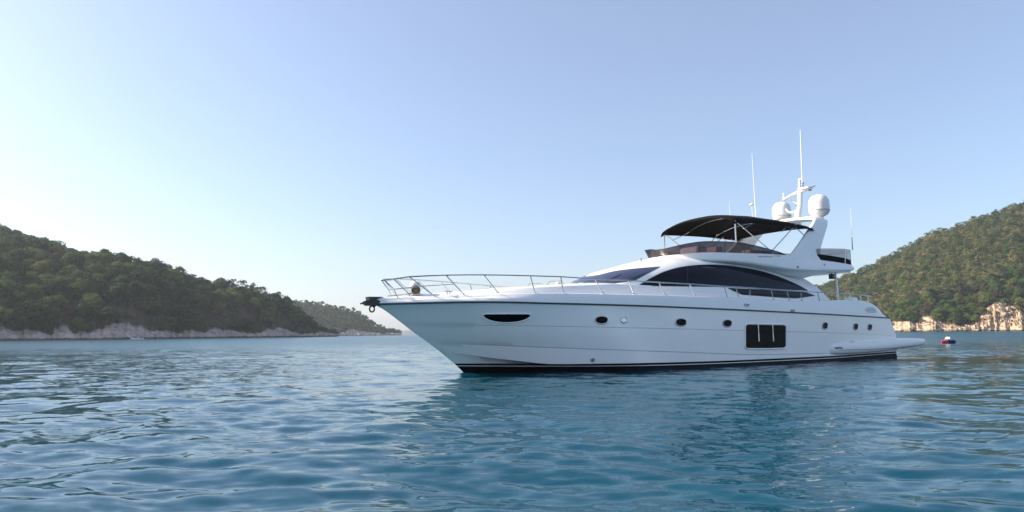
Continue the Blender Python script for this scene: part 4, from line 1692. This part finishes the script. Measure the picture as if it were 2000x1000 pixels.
rankL = sorted([s for s in spotsL if visible(s[0], s[1])], key=lambda s: s[3] + 60 * (s[1] > .5))
rankL = [s for s in rankL if all((s[2] - a) ** 2 + (s[3] - b) ** 2 > (r_ * 1.0) ** 2 and not (abs(s[2] - a) < r_ * 1.1 and b - 26 < s[3] < b) for a, b, r_ in sp_pts)]
near = rankL[:175]
nearset = set(near)
restL = [s for s in spotsL if s not in nearset and s in set(spotsL)]
restL = [s for s in restL if all(not (abs(s[2] - a) < r_ * 1.1 and b - 26 < s[3] < b + r_) for a, b, r_ in sp_pts)]
LAB = {
    'dark': ("dark green bushy broadleaf tree in the shaded wood on the left hillside", "dark trees on the left hillside"),
    'olive': ("olive green bushy broadleaf tree in the wood on the left hillside", "olive trees on the left hillside"),
    'brown': ("brownish dry tree among the green ones on the left hillside", "brownish trees on the left hillside"),
}
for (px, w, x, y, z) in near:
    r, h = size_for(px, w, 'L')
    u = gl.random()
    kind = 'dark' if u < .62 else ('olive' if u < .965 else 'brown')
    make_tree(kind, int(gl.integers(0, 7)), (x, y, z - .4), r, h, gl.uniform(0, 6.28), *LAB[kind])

visR = [s for s in spotsR if 1590 < s[0] < 2020]
visR.sort(key=lambda s: s[3])
nearR = visR[:118]
nearRs = set(nearR)
restR = [s for s in spotsR if s not in nearRs]
LABR = {
    'dark': ("dark green shrubby tree on the sunlit right hillside above the pale rocks", "dark trees low on the right hillside"),
    'olive': ("sunlit olive green tree on the right hillside above the pale rocks", "olive trees low on the right hillside"),
    'brown': ("dry brown shrub on the sunlit right hillside above the pale rocks", "brown shrubs low on the right hillside"),
}
for (px, w, x, y, z) in nearR:
    r, h = size_for(px, w, 'R')
    u = gl.random()
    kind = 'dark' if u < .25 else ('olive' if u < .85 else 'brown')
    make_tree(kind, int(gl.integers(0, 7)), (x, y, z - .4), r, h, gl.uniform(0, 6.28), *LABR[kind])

LO = [crown_template(200 + k, 13, 22, .14) for k in range(6)]
VLO = [crown_template(300 + k, 8, 13, .20) for k in range(4)]


def wood(name, spots, which, tmpl, m, tone_mix):
    Vs, Ts = [], []
    for (px, w, x, y, z) in spots:
        r, h = size_for(px, w, which)
        V, tone = tmpl[int(gl.integers(0, len(tmpl)))]
        a = gl.uniform(0, 6.28)
        c, s = math.cos(a), math.sin(a)
        P = V.reshape(-1, 3)
        P = np.stack([(P[:, 0] * c - P[:, 1] * s) * r + x, (P[:, 0] * s + P[:, 1] * c) * r + y, P[:, 2] * h / 1.5 + z - .4], -1)
        base = gl.normal(.40, tone_mix)
        Vs.append(P); Ts.append(np.repeat(np.clip(base + (tone - .5) * .5, 0, 1), 4))
    V = np.concatenate(Vs)
    o = np_mesh(name, V, np.arange(len(V)).reshape(-1, 4), m, None, False, {"tone": np.concatenate(Ts)})
    return o


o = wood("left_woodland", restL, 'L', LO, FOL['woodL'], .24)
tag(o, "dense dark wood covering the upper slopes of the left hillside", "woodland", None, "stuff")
o = wood("right_woodland", restR, 'R', LO, FOL['woodR'], .28)
tag(o, "olive and brown scrub wood covering the sunlit right hillside", "woodland", None, "stuff")
o = wood("distant_woodland", spotsM, 'M', VLO, FOL['woodL'], .2)
tag(o, "hazy wood covering the headland farther off in the middle", "woodland", None, "stuff")

# ------------------------------------------------------------------ small boats
def hull_loft(L_, B_, D_, sheer, n=22, rocker=.2):
    V = []
    for i in range(n + 1):
        t = i / n
        w_ = B_ / 2 * min(1, (t * 1.0 + .02) ** .55 * 1.15) * (1 - .12 * t)
        z1 = D_ + sheer * (1 - t) ** 2
        z0 = -.15 + rocker * max(0, .25 - t) * 4
        z0 = min(z0, z1 - .05)
        for v, z in ((w_, z1), (w_ * .96, z1 * .5 + z0 * .5), (w_ * .72, z0 + .05), (0, z0), (-w_ * .72, z0 + .05), (-w_ * .96, z1 * .5 + z0 * .5), (-w_, z1), (-w_ * .8, z1 + .02), (0, z1 + .04), (w_ * .8, z1 + .02)):
            V.append((t * L_, v, z))
    return V, grid_faces(n + 1, 10, True) + [tuple(range(10)), tuple(n * 10 + k for k in range(10))]


# runabout by the left shore
sb_ = empty("motorboat", (-188.6, 331.0, 0.0), R(8))
tag(sb_, "small white motorboat lying close under the rocks of the left shore", "boat")
V, Fc = hull_loft(6.2, 2.1, .62, .25)
link("hull", V, Fc, M['gel'], sb_)
m_ = MB(); m_.tube([(0.05, -.08, .86)] + [(t * 6.2, -1.05 * min(1, (t + .02) ** .55 * 1.15) * (1 - .12 * t) - .02, .62 + .25 * (1 - t) ** 2 - .06) for t in np.linspace(.06, 1, 14)], .05, 6); m_.build("rubbing_strake", M['blue'], sb_)
m_ = MB(); m_.add([(2.0, -.7, .66), (2.0, .7, .66), (2.5, .62, 1.12), (2.5, -.62, 1.12), (2.06, -.7, .66), (2.06, .7, .66), (2.55, .62, 1.12), (2.55, -.62, 1.12)], [(0, 1, 2, 3), (7, 6, 5, 4), (0, 3, 7, 4), (1, 5, 6, 2), (3, 2, 6, 7)]); m_.build("windscreen", M['glass'], sb_)
m_ = MB(); m_.box((3.4, 0, .78), (.5, 1.2, .4), bev=.08); m_.build("seat", M['cream'], sb_)
m_ = MB(); m_.box((6.35, 0, .85), (.4, .35, .55), bev=.1); m_.box((6.4, 0, .3), (.18, .14, .8), bev=.03); m_.build("outboard_motor", M['dark'], sb_)

# little red and blue boat off the stern
PB0 = (44.75, 68.6)
pb_ = empty("dinghy", (PB0[0] - .95, PB0[1], 0.0), R(14))
pb_.scale = (.76, .76, .76)
tag(pb_, "tiny dinghy with red bow and navy blue stern drifting off the yacht's stern", "dinghy")
V, Fc = hull_loft(1.9, .95, .30, .06, 24, .10)
me_mi = []
for f in Fc:
    xm = sum(V[i][0] for i in f) / len(f)
    me_mi.append(0 if xm < .80 else 1)
link("hull", V, Fc, [M['red'], M['blue']], pb_, me_mi)
m_ = MB()
m_.tube([(1.86, -.44, .34), (1.2, -.47, .37), (.82, -.42, .34)], [.085, .085, .04], 10)
m_.tube([(1.86, .44, .34), (1.2, .47, .37), (.82, .42, .34)], [.085, .085, .04], 10)
m_.build("side_tube", M['blue'], pb_)
m_ = MB(); m_.box((.42, 0, .37), (.5, .5, .04), bev=.015); m_.build("fore_deck", M['red'], pb_)
m_ = MB(); m_.box((1.93, 0, .42), (.16, .2, .30), bev=.05); m_.box((1.97, 0, .1), (.08, .08, .5), bev=.02); m_.build("outboard_motor", M['dark'], pb_)
m_ = MB(); m_.box((1.3, 0, .36), (.3, .8, .05), bev=.015); m_.build("thwart", M['blue'], pb_)


def person(loc, rz):
    """seated figure grown over one skeleton"""
    root = empty("person", loc, rz)
    J = {'pel': (0, 0, .08, .125), 'bel': (-.03, 0, .22, .115), 'che': (-.09, 0, .40, .135), 'nek': (-.13, 0, .54, .055), 'hd0': (-.15, 0, .62, .075), 'hd1': (-.165, 0, .72, .085), 'hd2': (-.17, 0, .79, .05),
         'nose': (-.26, 0, .685, .018)}
    E = [('pel', 'bel'), ('bel', 'che'), ('che', 'nek'), ('nek', 'hd0'), ('hd0', 'hd1'), ('hd1', 'hd2'), ('hd1', 'nose')]
    for s, k in ((1, 'l'), (-1, 'r')):
        J[k + 'hip'] = (-.02, s * .10, .07, .09)
        J[k + 'kne'] = (-.42, s * .15, .17, .06)
        J[k + 'ank'] = (-.62, s * .14, -.12, .042)
        J[k + 'toe'] = (-.80, s * .15, -.16, .03)
        J[k + 'sho'] = (-.10, s * .20, .47, .065)
        J[k + 'elb'] = (-.20, s * .30, .25, .042)
        J[k + 'wri'] = (-.40, s * .22, .26, .030)
        J[k + 'pal'] = (-.46, s * .20, .265, .036)
        E += [('pel', k + 'hip'), (k + 'hip', k + 'kne'), (k + 'kne', k + 'ank'), (k + 'ank', k + 'toe'), ('che', k + 'sho'), (k + 'sho', k + 'elb'), (k + 'elb', k + 'wri'), (k + 'wri', k + 'pal')]
        for q in range(4):
            J[k + f'f{q}'] = (-.50, s * .20 + (q - 1.5) * .020, .262, .010)
            J[k + f'g{q}'] = (-.535 + .008 * abs(q - 1.3), s * .20 + (q - 1.5) * .021, .245, .008)
            E += [(k + 'pal', k + f'f{q}'), (k + f'f{q}', k + f'g{q}')]
        J[k + 'th'] = (-.475, s * .20 - s * .045, .275, .010)
        E += [(k + 'pal', k + 'th')]
        J[k + 'ear'] = (-.16, s * .085, .69, .015)
        E += [('hd1', k + 'ear')]
    names = list(J)
    me = bpy.data.meshes.new("body")
    me.from_pydata([J[n][:3] for n in names], [(names.index(a), names.index(b)) for a, b in E], [])
    bm = bmesh.new(); bm.from_mesh(me)
    lay = bm.verts.layers.skin.verify()
    bm.verts.ensure_lookup_table()
    for v, n in zip(bm.verts, names):
        v[lay].radius = (J[n][3], J[n][3])
        v[lay].use_root = (n == 'pel')
    bm.to_mesh(me); bm.free()
    me.materials.append(M['skin'])
    o = bpy.data.objects.new("body", me)
    COL.objects.link(o)
    o.parent = root
    o.modifiers.new("skin", 'SKIN').use_smooth_shade = True
    sd_ = o.modifiers.new("sub", 'SUBSURF'); sd_.levels = 1; sd_.render_levels = 1
    m_ = MB()
    m_.tube([(0.01, 0, .06), (-.03, 0, .22), (-.085, 0, .38), (-.105, 0, .47), (-.125, 0, .53)], [.165, .155, .18, .165, .075], 16)
    for s in (1, -1):
        m_.tube([(-.10, s * .13, .47), (-.11, s * .21, .46), (-.20, s * .30, .26), (-.27, s * .275, .255)], [.09, .085, .065, .06], 10)
    m_.build("shirt", M['shirt'], root)
    m_ = MB()
    for s in (1, -1):
        m_.tube([(0.03, s * .09, .08), (-.15, s * .11, .12), (-.38, s * .145, .175)], [.125, .11, .085], 10)
    m_.build("shorts", M['blue'], root)
    m_ = MB()
    m_.lathe([(.108, -.02), (.112, .02), (.10, .065), (.06, .098), (0, .108)], (-.150, 0, .715), 16)
    m_.build("hair", M['hair'], root)
    return root


pr_ = person((PB0[0] - .95 + .95 * math.cos(R(14)), PB0[1] + .95 * math.sin(R(14)), .215), R(14))
pr_.scale = (.82, .82, .82)
tag(pr_, "person in a white shirt and dark hair sitting in the red and blue dinghy", "person")

# ------------------------------------------------------------------ haze over the bay
def haze():
    m = bpy.data.materials.new("haze")
    m.use_nodes = True
    nt = m.node_tree
    nt.nodes.clear()
    o_ = nt.nodes.new("ShaderNodeOutputMaterial")
    v = nt.nodes.new("ShaderNodeVolumePrincipled")
    v.inputs["Color"].default_value = (.86, .91, 1.0, 1)
    v.inputs["Density"].default_value = HAZE
    v.inputs["Anisotropy"].default_value = .35
    nt.links.new(v.outputs[0], o_.inputs["Volume"])
    b = MB()
    b.box((0, 2300, 93), (9000, 7000, 200))
    h = b.build("haze", m, None, False)
    tag(h, "thin pale blue haze lying over the whole bay", "haze", None, "stuff")
    h.display_type = 'WIRE'


HAZE = 0.00011
haze()
